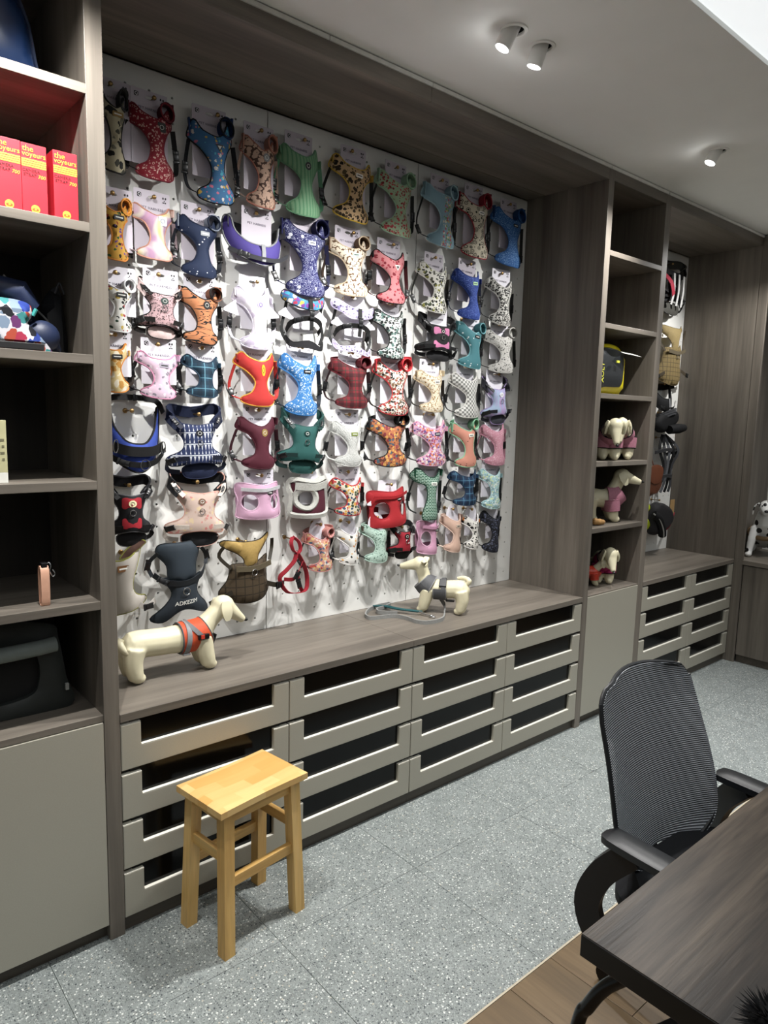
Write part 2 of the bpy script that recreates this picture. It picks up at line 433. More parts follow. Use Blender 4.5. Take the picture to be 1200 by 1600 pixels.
# drawer cabinets
DH, DG, DB = 0.1446, 0.0165, 0.0535
def ushape(w):
    a, nd, r = 0.062, 0.075, 0.006
    pts = [(0, 0), (w, 0), (w, DH), (w-a, DH)]
    pts += [(w-a-r+r*math.cos(q), DH-nd+r+r*math.sin(q)) for q in [math.radians(-d) for d in (0, 30, 60, 90)]]
    pts += [(a+r-r*math.cos(q), DH-nd+r+r*math.sin(q)) for q in [math.radians(-d) for d in (90, 60, 30, 0)]]
    return pts+[(a, DH), (0, DH)]
def drawer_mesh(w):
    m = MB().poly(ushape(w), 0.0, 0.02); me = m.mesh('drawer_front')
    bm = bmesh.new(); bm.from_mesh(me); bmesh.ops.dissolve_limit(bm, angle_limit=0.01, verts=bm.verts[:], edges=bm.edges[:])
    ed = [e for e in bm.edges if all(abs(v.co.y) < 1e-5 for v in e.verts)]
    bmesh.ops.bevel(bm, geom=ed, offset=0.0028, segments=2, profile=0.5, affect='EDGES'); bm.to_mesh(me); bm.free()
    me.materials.append(CHAMP); return me
def drawer_cabinet(x0, x1, label, cols=2):
    cab = thing('drawer_cabinet', label, 'cabinet', ((x0+x1)/2, 0.25, 0)); of = Vector((-(x0+x1)/2, -0.25, 0))
    bd(x0+0.001, x1-0.001, 0.022, D-0.03, 0.05, HT-0.0275, 'carcass', DARKIN, cab).location = of
    bd(x0, x1, 0.03, 0.045, 0.0, 0.05, 'kick_board', KICK, cab).location = of-Vector((0, 0.012, 0))
    w = (x1-x0)/cols; me = drawer_mesh(w-0.004)
    gl = MB().box(0.03, w-0.034, 0.014, 0.0215, DH-0.09, DH+0.011, 0.001).mesh('glass'); gl.materials.append(BLACKG)
    eb = MB().box(0.0625, w-0.0665, 0.0005, 0.0135, DH-0.075, DH-0.0735, 0.0006); eb.box(0.0005, 0.0615, 0.0015, 0.019, DH, DH+0.001, 0.0004); eb.box(w-0.0655, w-0.0045, 0.0015, 0.019, DH, DH+0.001, 0.0004)  # thin strips for the painted highlight on notch floor and arm tops
    eb = eb.mesh('edge_highlight'); eb.materials.append(EDGE_HILITE)
    for c in range(cols):
        for r in range(4):
            d_ = link('drawer', me, None, cab, of+Vector((x0+c*w+0.002, 0, DB+r*(DH+DG))))
            link('black_glass_inset', gl, None, d_)
            link('edge_highlight', eb, None, d_)['kind'] = 'stuff'
    return cab
drawer_cabinet(0, 1.2, 'beige drawer cabinet with black glass insets behind the wooden stool')
drawer_cabinet(1.2, W, 'beige drawer cabinet with black glass insets under the grey-harness dog')
drawer_cabinet(P3R, E, 'beige drawer cabinet with black glass insets in the far bay behind the chair')
# bay end panel and the return unit on the right
ep = tag(MB().box(E+0.0005, E+0.0205, 0.0, 0.53, 0.0, ZC, 0.001).build('end_panel', W_Z()), 'tall dark wood end panel closing the far bay', 'panel')
ru = thing('return_cabinet', 'dark wood return cabinet in the right corner under the spotted dog', 'cabinet', (E+0.25, -0.8, 0)); ro_ = (-(E+0.25), 0.8, 0)
def rp(*a, **k): o = bd(*a, ru, **k); o.location = ro_; return o
rp(E-0.002, E+0.016, -0.058, -0.002, 0.0, ZC+0.005, 'corner_stile', W_Z())
rp(E+0.0165, E+0.594, -1.7, 0.049, HT-0.03, HT, 'counter_board', W_Y())
rp(E-0.001, E+0.0165, -1.7, -0.0585, HT-0.03, HT, 'counter_edge', W_Y())
rp(E+0.012, E+0.03, -0.65, -0.062, 0.055, HT-0.036, 'door', W_Z())
rp(E+0.012, E+0.03, -1.25, -0.654, 0.055, HT-0.036, 'door', W_Z())
rp(E+0.03, E+0.045, -1.7, -0.06, 0.0, 0.053, 'kick_board', KICK)
rp(E+0.021, E+0.62, 0.05, 0.07, 0.0, ZC, 'side_panel', W_Z())
rp(E+0.04, E+0.594, -1.7, -0.03, 0.05, HT-0.04, 'carcass', DARKIN)
rp(E+0.017, E+0.594, -1.7, 0.049, ZT, ZC, 'top_panel', W_Y())
# ------------------------------------------------------------------ pegboards
PEGW = plain('pegboard_white', '#e3e3df', 0.55, var=0.012, scale=12)
def pegpanel(x0, x1, z0, z1, xs_, zs_, r=0.0046, dep=0.01):
    m = MB()
    cx = [x0]+[(a+b)/2 for a, b in zip(xs_[:-1], xs_[1:])]+[x1]; cz = [z0]+[(a+b)/2 for a, b in zip(zs_[:-1], zs_[1:])]+[z1]
    for i, x in enumerate(xs_):
        for j, z in enumerate(zs_):
            a, b, c, d = cx[i], cx[i+1], cz[j], cz[j+1]
            out = [(b, z), (b, d), (x, d), (a, d), (a, z), (a, c), (x, c), (b, c)]
            inn = [(x+r*math.cos(k*math.pi/4), z+r*math.sin(k*math.pi/4)) for k in range(8)]
            vs = [(p[0], 0, p[1]) for p in out]+[(p[0], 0, p[1]) for p in inn]+[(p[0], dep, p[1]) for p in inn]
            fs = []
            for k in range(8):
                l = (k+1) % 8; fs += [(k, 8+k, 8+l, l), (8+k, 16+k, 16+l, 8+l)]
            m.add(vs, fs)
    m.box(x0, x1, dep*0.9, dep, z0, z0+0.004); m.box(x0, x0+0.001, 0, dep, z0, z1); m.box(x1-0.001, x1, 0, dep, z0, z1); m.box(x0, x1, 0, dep, z1-0.004, z1)
    return m
PZ = [0.772+0.0843*k for k in range(24)]
def pegboard(x0, n, w, label, z1=ZT-0.0005):
    t_ = thing('pegboard', label, 'pegboard', (x0+n*w/2, D, HT))
    of = Vector((-(x0+n*w/2), -D, -HT))
    bd(x0, x0+n*w, D+0.0105, D+0.03, HT-0.02, z1, 'backing_board', plain('peg_backing', '#191817', 0.9), t_).location = of
    for k in range(n):
        a = x0+k*w
        px = [a+0.081+0.083*i for i in range(9) if a+0.081+0.083*i < a+w-0.02]
        pegpanel(a+0.0006, a+w-0.0006, HT+0.0005, z1, px, PZ).build('peg_panel', PEGW, t_).location = of+Vector((0, D, 0))
pegboard(0.0, 3, 0.8, 'big white perforated pegboard covered with dog harnesses')
pegboard(P3R, 2, (E-P3R)/2, 'white perforated pegboard in the far bay')
rpb = tag(MB().box(E+0.594, E+0.609, -1.7, 0.049, HT+0.001, ZT-0.001).build('white_backboard', PEGW), 'white back board behind the spotted dog', 'board')

# ------------------------------------------------------------------ ceiling spotlights
SPW = plain('spot_white', '#efefec', 0.45, var=0.01)
CUPD = plain('spot_cup', '#1c1e22', 0.6)
t = NT('spot_lens'); LENS = t.fin('#ffffff', 0.3, **{'Emission Color': (1, 1, 1, 1), 'Emission Strength': 12.0})
def spotlight(x, y, target, power, label, size=108, spill=0.2, recess=0.024):
    s = thing('ceiling_spotlight', label, 'spotlight', (x, y, CEIL))
    ring = MB().lathe([(0.033, 0.004), (0.033, -0.004), (0.0355, -0.0055), (0.044, -0.0035), (0.0455, 0.0)], 32, caps=False)
    ring.build('trim_ring', SPW, s, smooth=True)
    MB().lathe([(0.0335, 0.002), (0.0335, 0.11), (0.002, 0.11)], 24, caps=False).build('recess_cup', CUPD, s, smooth=True)
    d = (Vector(target)-Vector((x, y, CEIL))).normalized()
    q = d.to_track_quat('-Z', 'Y').to_matrix().to_4x4()
    M = Matrix.Translation(Vector((0, 0, 0.022))) @ q
    head = MB().lathe([(0.006, 0.034), (0.025, 0.034), (0.026, 0.032), (0.026, -0.082), (0.024, -0.084), (0.0225, -0.084), (0.0218, -0.082), (0.0218, -0.035)], 28, M, caps=False).build('lamp_head', SPW, s, smooth=True)
    MB().lathe([(0.0217, -0.084+recess), (0.0217, -0.082+recess)], 24, M).build('lens', LENS, head)
    li = bpy.data.lights.new('spot_beam', 'SPOT'); li.energy = power; li.spot_size = math.radians(size); li.spot_blend = 0.75
    li.shadow_soft_size = 0.012; li.color = (1.0, 0.985, 0.96)
    lo = bpy.data.objects.new('spot_beam', li); C.objects.link(lo); lo.parent = s
    lo.matrix_local = Matrix.Translation(Vector((0, 0, 0.022))+d*0.087) @ q
    if spill:
        pl = bpy.data.lights.new('lens_spill', 'POINT'); pl.energy = spill; pl.shadow_soft_size = 0.012
        po = bpy.data.objects.new('lens_spill', pl); C.objects.link(po); po.parent = s; po.location = Vector((0, 0, 0.022))+d*0.095
    return s
def aim(i, d, k=1.0): x, y = SPOTS[i]; return (x, y, (x+d[0]*k, y+d[1]*k, CEIL+d[2]*k))
spotlight(*aim(0, (-0.30, 0.29, -0.91)), SPOT_POWER, 'white tilted ceiling spotlight with its bright lens showing', recess=0.006)
spotlight(*aim(1, (-0.10, 0.28, -0.95)), SPOT_POWER, 'white tilted ceiling spotlight beside the one with the bright lens', recess=0.045)
spotlight(*aim(2, (-0.32, 0.26, -0.91)), SPOT_POWER*0.9, 'lone small white ceiling spotlight above the right-hand shelf column', recess=0.045)
spotlight(*aim(3, (0.20, 0.29, -0.93)), SPOT_POWER, 'ceiling spotlight above the left end of the harness wall')
spotlight(*aim(4, (-0.1, 0.25, -0.96)), SPOT_POWER*0.3, 'ceiling spotlight above the left shelf cabinet')
spotlight(*aim(5, (-0.32, 0.42, -0.85)), SPOT_POWER*0.75, 'ceiling spotlight above the far bay')

# recessed downlights of the raised ceiling, outside the picture
def downlight(x, y, power, label, size=75):
    s = thing('recessed_downlight', label, 'downlight', (x, y, CEIL+0.014))
    MB().lathe([(0.05, 0.0), (0.06, -0.004), (0.07, -0.003), (0.072, 0.001)], 28, caps=False).build('trim_ring', SPW, s, smooth=True)
    MB().lathe([(0.05, -0.0005), (0.05, -0.002)], 24).build('lens', LENS, s)
    li = bpy.data.lights.new('down_beam', 'SPOT'); li.energy = power; li.spot_size = math.radians(size); li.spot_blend = 0.9; li.shadow_soft_size = 0.05
    lo = bpy.data.objects.new('down_beam', li); C.objects.link(lo); lo.parent = s; lo.location = (0, 0, -0.01)
downlight(2.95, -1.1, 230, 'recessed downlight over the floor right of the desk')
downlight(-0.35, -1.25, 40, 'recessed downlight over the floor left of the desk')
# ------------------------------------------------------------------ harness catalogue: style, x, z of the lower edge, width, height, label, pattern, piping, lining, strap, patch, card, neck
HARNESS = [
 ('vest', 0.1748, 2.3876, 0.1076, 0.2504, 'cream harness with grey pebble print, half hidden behind the left post', ('scatter', '#cfc6a4', ['#55554a', '#2c2c2a', '#8d8a78'], 38, 0.45), '#2b2b2b', '#4b4d50', '#3a3a3a', '#8a6a2a', 'r', 'cup'),
 ('vest', 0.3204, 2.3969, 0.1714, 0.2403, 'dark red leopard-print harness with black square patch in the top row', ('leopard', '#8d1228', '#e3b9ae', 93), '#7d1027', '#5a0d22', '#141414', '#141414', 'r', 'cup'),
 ('vest', 0.555, 2.3672, 0.1824, 0.282, 'blue harness with black piping, bright letter print and triangular patch', ('scatter', '#3d78ab', ['#e8c04a', '#e07a9a', '#e9e6dd', '#4fc0d8'], 61, 0.36), '#10131a', '#14386e', '#10131a', '#1a1a1a', 'r', 'cup'),
 ('vest', 0.7351, 2.391, 0.1572, 0.254, 'peach harness with repeating eye dots and round grey badge', ('ring', '#d9b39b', '#5b4238', 69), '#b5725e', '#b9826f', '#c4a391', '#6f6f70', 'r', 'cup'),
 ('vest', 0.9298, 2.3993, 0.2077, 0.2634, 'light green striped harness with oval black badge', ('stripes', '#83b489', '#5f9a70', 70), '#6aa179', '#6aa179', '#5d9a74', '#14181a', 'r', 'flat'),
 ('vest', 1.1663, 2.4256, 0.2299, 0.2549, 'yellow-edged harness with small black tiger figures on sand', ('scatter', '#d9b382', ['#221c14', '#3a2c1c', '#5b4a2a'], 58, 0.47), '#d9b21e', '#c99f2a', '#141414', '#e8e6df', 'r', 'flat'),
 ('vest', 1.4175, 2.4123, 0.2369, 0.2641, 'pale green harness printed with small red watermelon slices', ('scatter', '#aac5a0', ['#b8333f', '#c9434b', '#8d2430'], 75, 0.4), '#9fc9a5', '#9ac2a2', '#141414', None, 'r', 'cup'),
 ('vest', 1.6958, 2.4141, 0.2394, 0.2711, 'pale blue harness with a flower-garland picture down the chest', ('garland', '#8cb3c4', ['#d8b54a', '#c9566a', '#e9dfc7', '#6f9a56'], 80, 0.45), '#a7cbd8', '#8ab0bf', '#141414', None, 'r', 'cup'),
 ('vest', 1.9364, 2.4015, 0.2396, 0.293, 'red-edged cream harness with black rainbow arches', ('arches', '#ded4bb', '#26221e', 51), '#a71f33', '#8f1a2c', '#141414', '#e8e6df', 'r', 'cup'),
 ('vest', 2.1869, 2.4009, 0.2576, 0.2795, 'glittering blue harness at the top right corner of the board', ('speck', '#2360a3', '#86b4e6', 260), '#1f5a9c', '#174a85', '#141414', '#141414', 'r', 'cup'),
 ('vest', 0.1723, 2.1131, 0.1202, 0.188, 'yellow harness with orange piping and small icons beside the left post', ('scatter', '#e0a72a', ['#b33c25', '#3b6b35', '#2b2118', '#7c4fa0'], 67, 0.38), '#e08a1b', '#e09a22', '#26221c', '#111111', 'r', 'cup'),
 ('vest', 0.3138, 2.1356, 0.1626, 0.1824, 'pink and lilac tie-dye cloud harness with small white badge', ('tie', '#d7a3b8', ['#c79bc0', '#e6dccf', '#e6cf6a', '#d4879f'], 9), '#c98f78', '#e0bfb4', '#a08a90', '#dfe6f2', 'r', 'back'),
 ('vest', 0.48, 2.1025, 0.1741, 0.2086, 'navy harness with tiny white stars', ('dots', '#1a2a4a', '#e6ebf2', 62, 0.16), '#131f3a', '#8a93a3', '#0f141f', '#8d9296', 'r', 'cup'),
 ('saddle', 0.7131, 2.1688, 0.2461, 0.176, 'purple collar-style harness with grey reflective binding', ('solid', '#4d3f92'), '#8b8d90', '#4a4b50', '#3a3b40', '#9b9da0', 'r', 'back'),
 ('vest', 0.9452, 2.0954, 0.2399, 0.2867, 'deep navy harness with silver swirls and moons', ('swirl', '#1b1d5e', '#c9cfe8', 26), '#141645', '#181a55', '#10123a', '#c9cfe8', 'r', 'cup'),
 ('vest', 1.1806, 2.1257, 0.2213, 0.2325, 'cream and brown daisy-print harness with mint label in the second row', ('ring', '#e6d9c0', '#6d4c33', 90), '#c9b495', '#8a6a4e', '#3a2b20', '#a7c4b4', 'r', 'cup'),
 ('vest', 1.4057, 2.1216, 0.2092, 0.2279, 'coral pink harness with black piping and dark red melon pieces', ('scatter', '#d98488', ['#a5283a', '#8e1f30', '#b83545'], 58, 0.38), '#15110f', '#171314', '#4d1119', '#e8e6df', 'r', 'flat'),
 ('vest', 1.6676, 2.1128, 0.2196, 0.2233, 'white harness with cactus and leaf doodles', ('scatter', '#e2e0d6', ['#3f4a33', '#26261f', '#8a8a3a', '#55554a'], 72, 0.45), '#d5d4cc', '#d5d4cc', '#25251f', '#161616', 'r', 'flat'),
 ('vest', 1.9099, 2.1099, 0.2132, 0.234, 'royal blue glitter harness with narrow green label', ('speck', '#1f3f96', '#6a8be0', 300), '#213f92', '#1a327a', '#101a3a', '#a9d4a0', 'r', 'flat'),
 ('vest', 2.1467, 2.1036, 0.2026, 0.2321, 'white harness with fine black squiggles at the right edge of the second row', ('scatter', '#dbd9d2', ['#2a2a28', '#4a4a46'], 116, 0.47), '#d2d0ca', '#d2d0ca', '#2a2a2a', '#161616', 'r', 'flat'),
 ('vest', 0.1748, 1.8827, 0.1305, 0.1661, 'white harness with red, yellow and green fruit print beside the left post', ('scatter', '#e8e7e0', ['#a8323c', '#2f4a3a', '#d6b84a', '#2a2a28'], 64, 0.38), '#dedfe0', '#dedede', '#2a2a28', '#161616', 'r', 'cup'),
 ('sport', 0.325, 1.8734, 0.166, 0.1901, 'pink and black tweed harness with a quilted pouch', ('leopard', '#c9a4a8', '#1c1416', 135), '#16110f', '#d9bfbc', '#16110f', '#2a3a36', 'r', 'back'),
 ('vest', 0.4789, 1.8669, 0.1789, 0.1958, 'orange tiger-stripe harness with round black badge', ('tiger', '#c27b4a', '#140f0c', 30), '#120e0c', '#8a5336', '#120e0c', '#0f0f0f', 'r', 'cup'),
 ('vest', 0.7173, 1.8682, 0.1774, 0.2334, 'white harness with pale lilac hearts and lilac round badge', ('scatter', '#e6e1ea', ['#cfc2dc', '#d8cfe2'], 38, 0.47), '#d6cfe0', '#ddd6e4', '#d9d4e0', '#a99bd0', 'w', 'flat'),
 ('strap', 0.94, 1.8863, 0.2207, 0.2255, 'black strap harness with rainbow graffiti neck band', ('scatter', '#3a7fae', ['#c9345a', '#e0b93a', '#7a3a9a', '#3aa9c9', '#e8e6df'], 52, 0.5), '#101010', '#15151a', '#101010', None, 'w', 'flat'),
 ('strap', 1.1839, 1.8874, 0.245, 0.2169, 'white and lilac floral strap harness with two silver buckles', ('scatter', '#ddd6e6', ['#8a7fb5', '#5a4f7a', '#b8a8d0'], 81, 0.45), '#c9bfe0', '#cfc6dd', '#1a1a1a', None, 'w', 'flat'),
 ('vest', 1.4071, 1.8823, 0.2118, 0.2137, 'black-edged white harness with green and black floral print', ('scatter', '#d6dcd6', ['#1f2a26', '#51706a', '#2a2a2a'], 81, 0.5), '#10100f', '#1a1a1a', '#10100f', '#d8d8d4', 'r', 'flat'),
 ('sport', 1.6991, 1.8945, 0.2544, 0.203, 'black sport harness with bright pink panels', ('panels', '#121214', '#d27aa8', 1), '#0f0f11', '#17171a', '#0f0f11', '#0d0d0d', 'r', 'flat'),
 ('vest', 1.9254, 1.8733, 0.2261, 0.2153, 'teal harness with white stars and black label', ('dots', '#3f7f88', '#dfeaea', 47, 0.17), '#6fb0b8', '#4a8c94', '#101c1e', '#101010', 'r', 'cup'),
 ('vest', 2.1785, 1.8667, 0.2426, 0.2159, 'white harness with black woven dashes at the right edge of the third row', ('speck', '#d3d1cb', '#20201e', 110), '#c9c7c1', '#bdbbb5', '#1c1c1a', None, 'r', 'cup'),
 ('vest', 0.1696, 1.6819, 0.1233, 0.1631, 'cream daisy harness with thick orange piping beside the left post', ('scatter', '#e0c789', ['#f0e6cc', '#c98f2e'], 38, 0.5), '#df8a1d', '#e0b25a', '#2a211a', '#222222', 'r', 'flat'),
 ('vest', 0.3188, 1.6661, 0.1676, 0.159, 'light pink harness with grey flower sketches and rose piping', ('scatter', '#dfc1d6', ['#8a8490', '#f0e4ee'], 64, 0.38), '#cf87a8', '#cfa6c4', '#1a1719', '#9a94a0', 'r', 'back'),
 ('vest', 0.4864, 1.677, 0.1615, 0.1497, 'teal blue tartan harness on the left side of the board', ('plaid', '#1b4157', '#6aa3b8', '#0f2435', 26), '#16344a', '#1b4157', '#0d151c', None, 'r', 'flat'),
 ('vest', 0.7224, 1.6515, 0.1942, 0.205, 'bright red harness with yellow piping and yellow emblem', ('solid', '#c1231c'), '#e0a621', '#8f1a16', '#b5221c', '#d9a62a', 'r', 'flat'),
 ('vest', 0.9271, 1.6215, 0.2035, 0.2433, 'sky blue harness with white sparkles and black label in the middle of the board', ('speck', '#2b79bd', '#cfe4f7', 140), '#2f7fc4', '#2669a5', '#0f1a2a', '#111111', 'r', 'flat'),
 ('vest', 1.1877, 1.6574, 0.2307, 0.2058, 'dark red and black tartan harness', ('plaid', '#7a1220', '#1f3a2c', '#140c0e', 24), '#5e0f1c', '#6a101e', '#2a0f14', None, 'r', 'cup'),
 ('vest', 1.439, 1.6328, 0.2169, 0.2399, 'red-edged white harness crowded with small black and brown figures', ('scatter', '#e3dcd0', ['#1d1a18', '#a3392f', '#8a6a4a'], 93, 0.5), '#c21f2a', '#d02a33', '#1d1a18', None, 'r', 'cup'),
 ('vest', 1.6756, 1.6532, 0.1953, 0.1945, 'cream harness with golden brown blossom print', ('ring', '#e4d8bd', '#96703c', 111), '#cdb894', '#cdb894', '#241d16', '#d8d4cc', 'r', 'back'),
 ('vest', 1.924, 1.6308, 0.233, 0.2198, 'white and grey checkerboard harness', ('check', '#dcdcd6', '#7d7d7a', 95), '#dad9d2', '#cfcec8', '#2a2a2a', None, 'r', 'flat'),
 ('sport', 2.1582, 1.5989, 0.1977, 0.2299, 'pearly lilac and blue iridescent harness', ('tie', '#b7a3d6', ['#a8c4e0', '#c4a0d4', '#9fb4dc', '#caa8cc'], 8), '#a58fc4', '#3a3a44', '#20202a', '#e9e9ee', 'r', 'flat'),
 ('saddle', 0.2203, 1.392, 0.2042, 0.2445, 'blue and black padded sport harness with grab handle and steel ring', ('solid', '#2a47a6'), '#101012', '#101012', '#101012', '#101012', 'n', 'back'),
 ('sport', 0.4703, 1.3761, 0.2234, 0.2539, 'navy harness with white geometric folk pattern and belly pad', ('aztec', '#26345e', '#e2e6ee', 1), '#1f2a4c', '#131f3f', '#1b2136', '#1c1c22', 'n', 'back'),
 ('vest', 0.7243, 1.4071, 0.194, 0.2, 'plain burgundy velvet harness with small gold medallion', ('solid', '#541528'), '#4a1122', '#4a1122', '#3a0d1b', '#8a7344', 'r', 'back'),
 ('sport', 0.9288, 1.3803, 0.2156, 0.2489, 'quilted teal green harness with belly pad', ('solid', '#205a56'), '#174441', '#174b47', '#173634', '#15302e', 'r', 'flat'),
 ('vest', 1.1754, 1.4058, 0.1902, 0.1937, 'fluffy white harness with small olive label', ('fluff', '#d9dad6', '#bfc1bd', 90), '#d2d3cf', '#c9cac6', '#c9c9c4', '#6d7a3a', 'r', 'flat'),
 ('vest', 1.4291, 1.3995, 0.2419, 0.2185, 'black-edged harness with orange and brown autumn pattern', ('scatter', '#b26a3c', ['#5d2f22', '#d9a24a', '#3f5a6a', '#8a2f3a'], 72, 0.5), '#0f0d0c', '#14100f', '#14100f', None, 'r', 'cup'),
 ('vest', 1.6871, 1.3961, 0.2544, 0.2116, 'pink-edged harness with dense purple and orange blossoms', ('scatter', '#caa0c0', ['#5a4a8a', '#d0703a', '#e9d9c9', '#a0446a'], 102, 0.5), '#d59bb4', '#d59bb4', '#171417', '#2a2a3a', 'o', 'flat'),
 ('vest', 1.9335, 1.3835, 0.1983, 0.2218, 'salmon watermelon harness with mint green piping', ('dots', '#cf8a74', '#2a1c18', 52, 0.16), '#84c49a', '#84c49a', '#151515', '#e2e0d4', 'r', 'cup'),
 ('vest', 2.1588, 1.3879, 0.1995, 0.2108, 'dusty pink glitter harness without patch near the right edge', ('speck', '#c48697', '#e0b6c2', 200), '#c98ba0', '#b97a8c', '#b07586', None, 'r', 'flat'),
 ('sport', 0.2047, 1.1448, 0.1697, 0.232, 'red and black padded harness with yellow badge beside the left post', ('panels', '#15151a', '#b3172a', 1), '#5c5c60', '#15151a', '#121214', '#e0d9b0', 'n', 'back'),
 ('sport', 0.4618, 1.1188, 0.2436, 0.2599, 'beige harness with pink heart print, cream buckles and black lining', ('scatter', '#d6bcae', ['#d98a84', '#e2c9a0', '#c9a796'], 49, 0.34), '#cf9c8c', '#17181c', '#e4d8cc', '#7a5f50', 'n', 'back'),
 ('jacket', 0.7382, 1.2073, 0.2064, 0.141, 'pale pink step-in vest harness with two large arm holes', ('solid', '#d3a3c0'), '#dcb2cc', '#c998b8', '#c8c8cc', '#222222', 'r', 'flat'),
 ('jacket', 0.9794, 1.2029, 0.1903, 0.149, 'burgundy coat harness with thick white fleece lining', ('solid', '#531a2b'), '#dfdfd8', '#dcdcd4', '#dfdfd8', None, 'o', 'flat'),
 ('vest', 1.1758, 1.1889, 0.196, 0.1611, 'red-edged harness with red, blue and yellow flower print', ('scatter', '#ddd3bd', ['#b8322e', '#2f4a6a', '#d9a23a', '#3a4a2a'], 67, 0.5), '#b52229', '#c02a30', '#151515', None, 'r', 'flat'),
 ('jacket', 1.4304, 1.1198, 0.2493, 0.1706, 'plain bright red step-in vest harness with a white card through its arm hole', ('solid', '#b51722'), '#9e121d', '#7a0f18', '#b51722', '#141414', 'w', 'flat'),
 ('long', 1.6714, 1.1314, 0.1862, 0.2468, 'slim green circuit-pattern harness with black straps', ('circuit', '#1d5a41', '#bcd6c6', 34), '#123a2b', '#1d5a41', '#111614', '#d8d8d0', 'r', 'back'),
 ('vest', 1.9355, 1.1875, 0.2243, 0.1736, 'navy and teal tartan harness in the sixth row', ('plaid', '#173a5c', '#5a8fa8', '#0d1c30', 30), '#132f4c', '#173a5c', '#0e141c', None, 'o', 'flat'),
 ('vest', 2.144, 1.1574, 0.1798, 0.2077, 'pale aqua harness with tiny flower sprigs', ('scatter', '#9dc4c9', ['#c9d9a0', '#7a9aa0', '#dfe6e0'], 102, 0.45), '#a9ced2', '#9dc4c9', '#1c2224', None, 'r', 'flat'),
 ('bib', 0.192, 0.9087, 0.1574, 0.2209, 'cream bib harness with olive piping and tan patch beside the left post', ('solid', '#bdb6ac'), '#8a8a2e', '#5a3f34', '#cbc4bc', '#6a4a2e', 'n', 'back'),
 ('sport2', 0.3949, 0.8582, 0.234, 0.2838, 'dark grey sport harness with broad shoulder pad and white lettering', ('solid', '#2f3a44'), '#1d242b', '#1a1f24', '#22282e', None, 'n', 'back'),
 ('tactical', 0.6648, 0.8727, 0.2656, 0.2587, 'brown quilted harness with gold padded yoke', ('grid', '#4a3c28', '#2f2618', 30), '#2e2518', '#b09048', '#2f281c', None, 'n', 'back'),
 ('hstrap', 0.8865, 0.8706, 0.1378, 0.2506, 'thin red strap harness hanging alone from a peg', ('solid', '#a8142a'), '#a8142a', '#a8142a', '#a8142a', None, 'n', 'back'),
 ('vest', 1.0307, 0.9569, 0.1663, 0.1679, 'small coral harness with rainbow doodles in the bottom row', ('scatter', '#cf8f7c', ['#b8443a', '#e0c07a', '#5a6a8a', '#e6d6c6'], 87, 0.5), '#c98a86', '#c9857c', '#1a1a1a', None, 'o', 'cup'),
 ('vest', 1.1836, 0.9668, 0.141, 0.1561, 'small white harness with orange carrot print in the bottom row', ('scatter', '#e4e2dc', ['#d98a3a', '#3a3a34', '#e0a84a'], 58, 0.34), '#e0deda', '#d8d6d0', '#d8d6d0', None, 'o', 'flat'),
 ('vest', 1.3502, 0.9592, 0.1776, 0.1734, 'small mint harness with fine scribbles in the bottom row', ('speck', '#b7d3c4', '#5a7a6a', 120), '#b0d0c0', '#6a5a4c', '#1c1c1c', None, 'o', 'back'),
 ('sport', 1.505, 0.9535, 0.1478, 0.1666, 'small red harness with black edging below the bright red vest', ('solid', '#a3142a'), '#1a1214', '#1a1a1c', '#1a1214', '#1a1a1a', 'n', 'back'),
 ('jacket', 1.685, 0.9619, 0.1361, 0.1596, 'small pink step-in harness with black label in the bottom row', ('solid', '#cf97b4'), '#d9a8c2', '#c48caa', '#c48caa', '#161616', 'o', 'flat'),
 ('vest', 1.8505, 0.9539, 0.1586, 0.1843, 'small plain beige harness with pale buckles in the bottom row', ('solid', '#d0ac98'), '#d9b8a6', '#c9a592', '#d9c2b2', '#bfae9e', 'o', 'back'),
 ('vest', 1.9918, 0.9559, 0.1424, 0.1721, 'small white harness with orange collar and black marks in the bottom row', ('scatter', '#dfdcd4', ['#1f1f1f', '#2a2a2a'], 81, 0.4), '#e0deda', '#d27a2e', '#1a1a1a', None, 'o', 'flat'),
 ('vest', 2.1471, 0.9223, 0.1661, 0.2153, 'small black harness with faint star print at the bottom right of the board', ('speck', '#14161f', '#5a607a', 120), '#10121a', '#14161f', '#10121a', None, 'o', 'flat'),
]
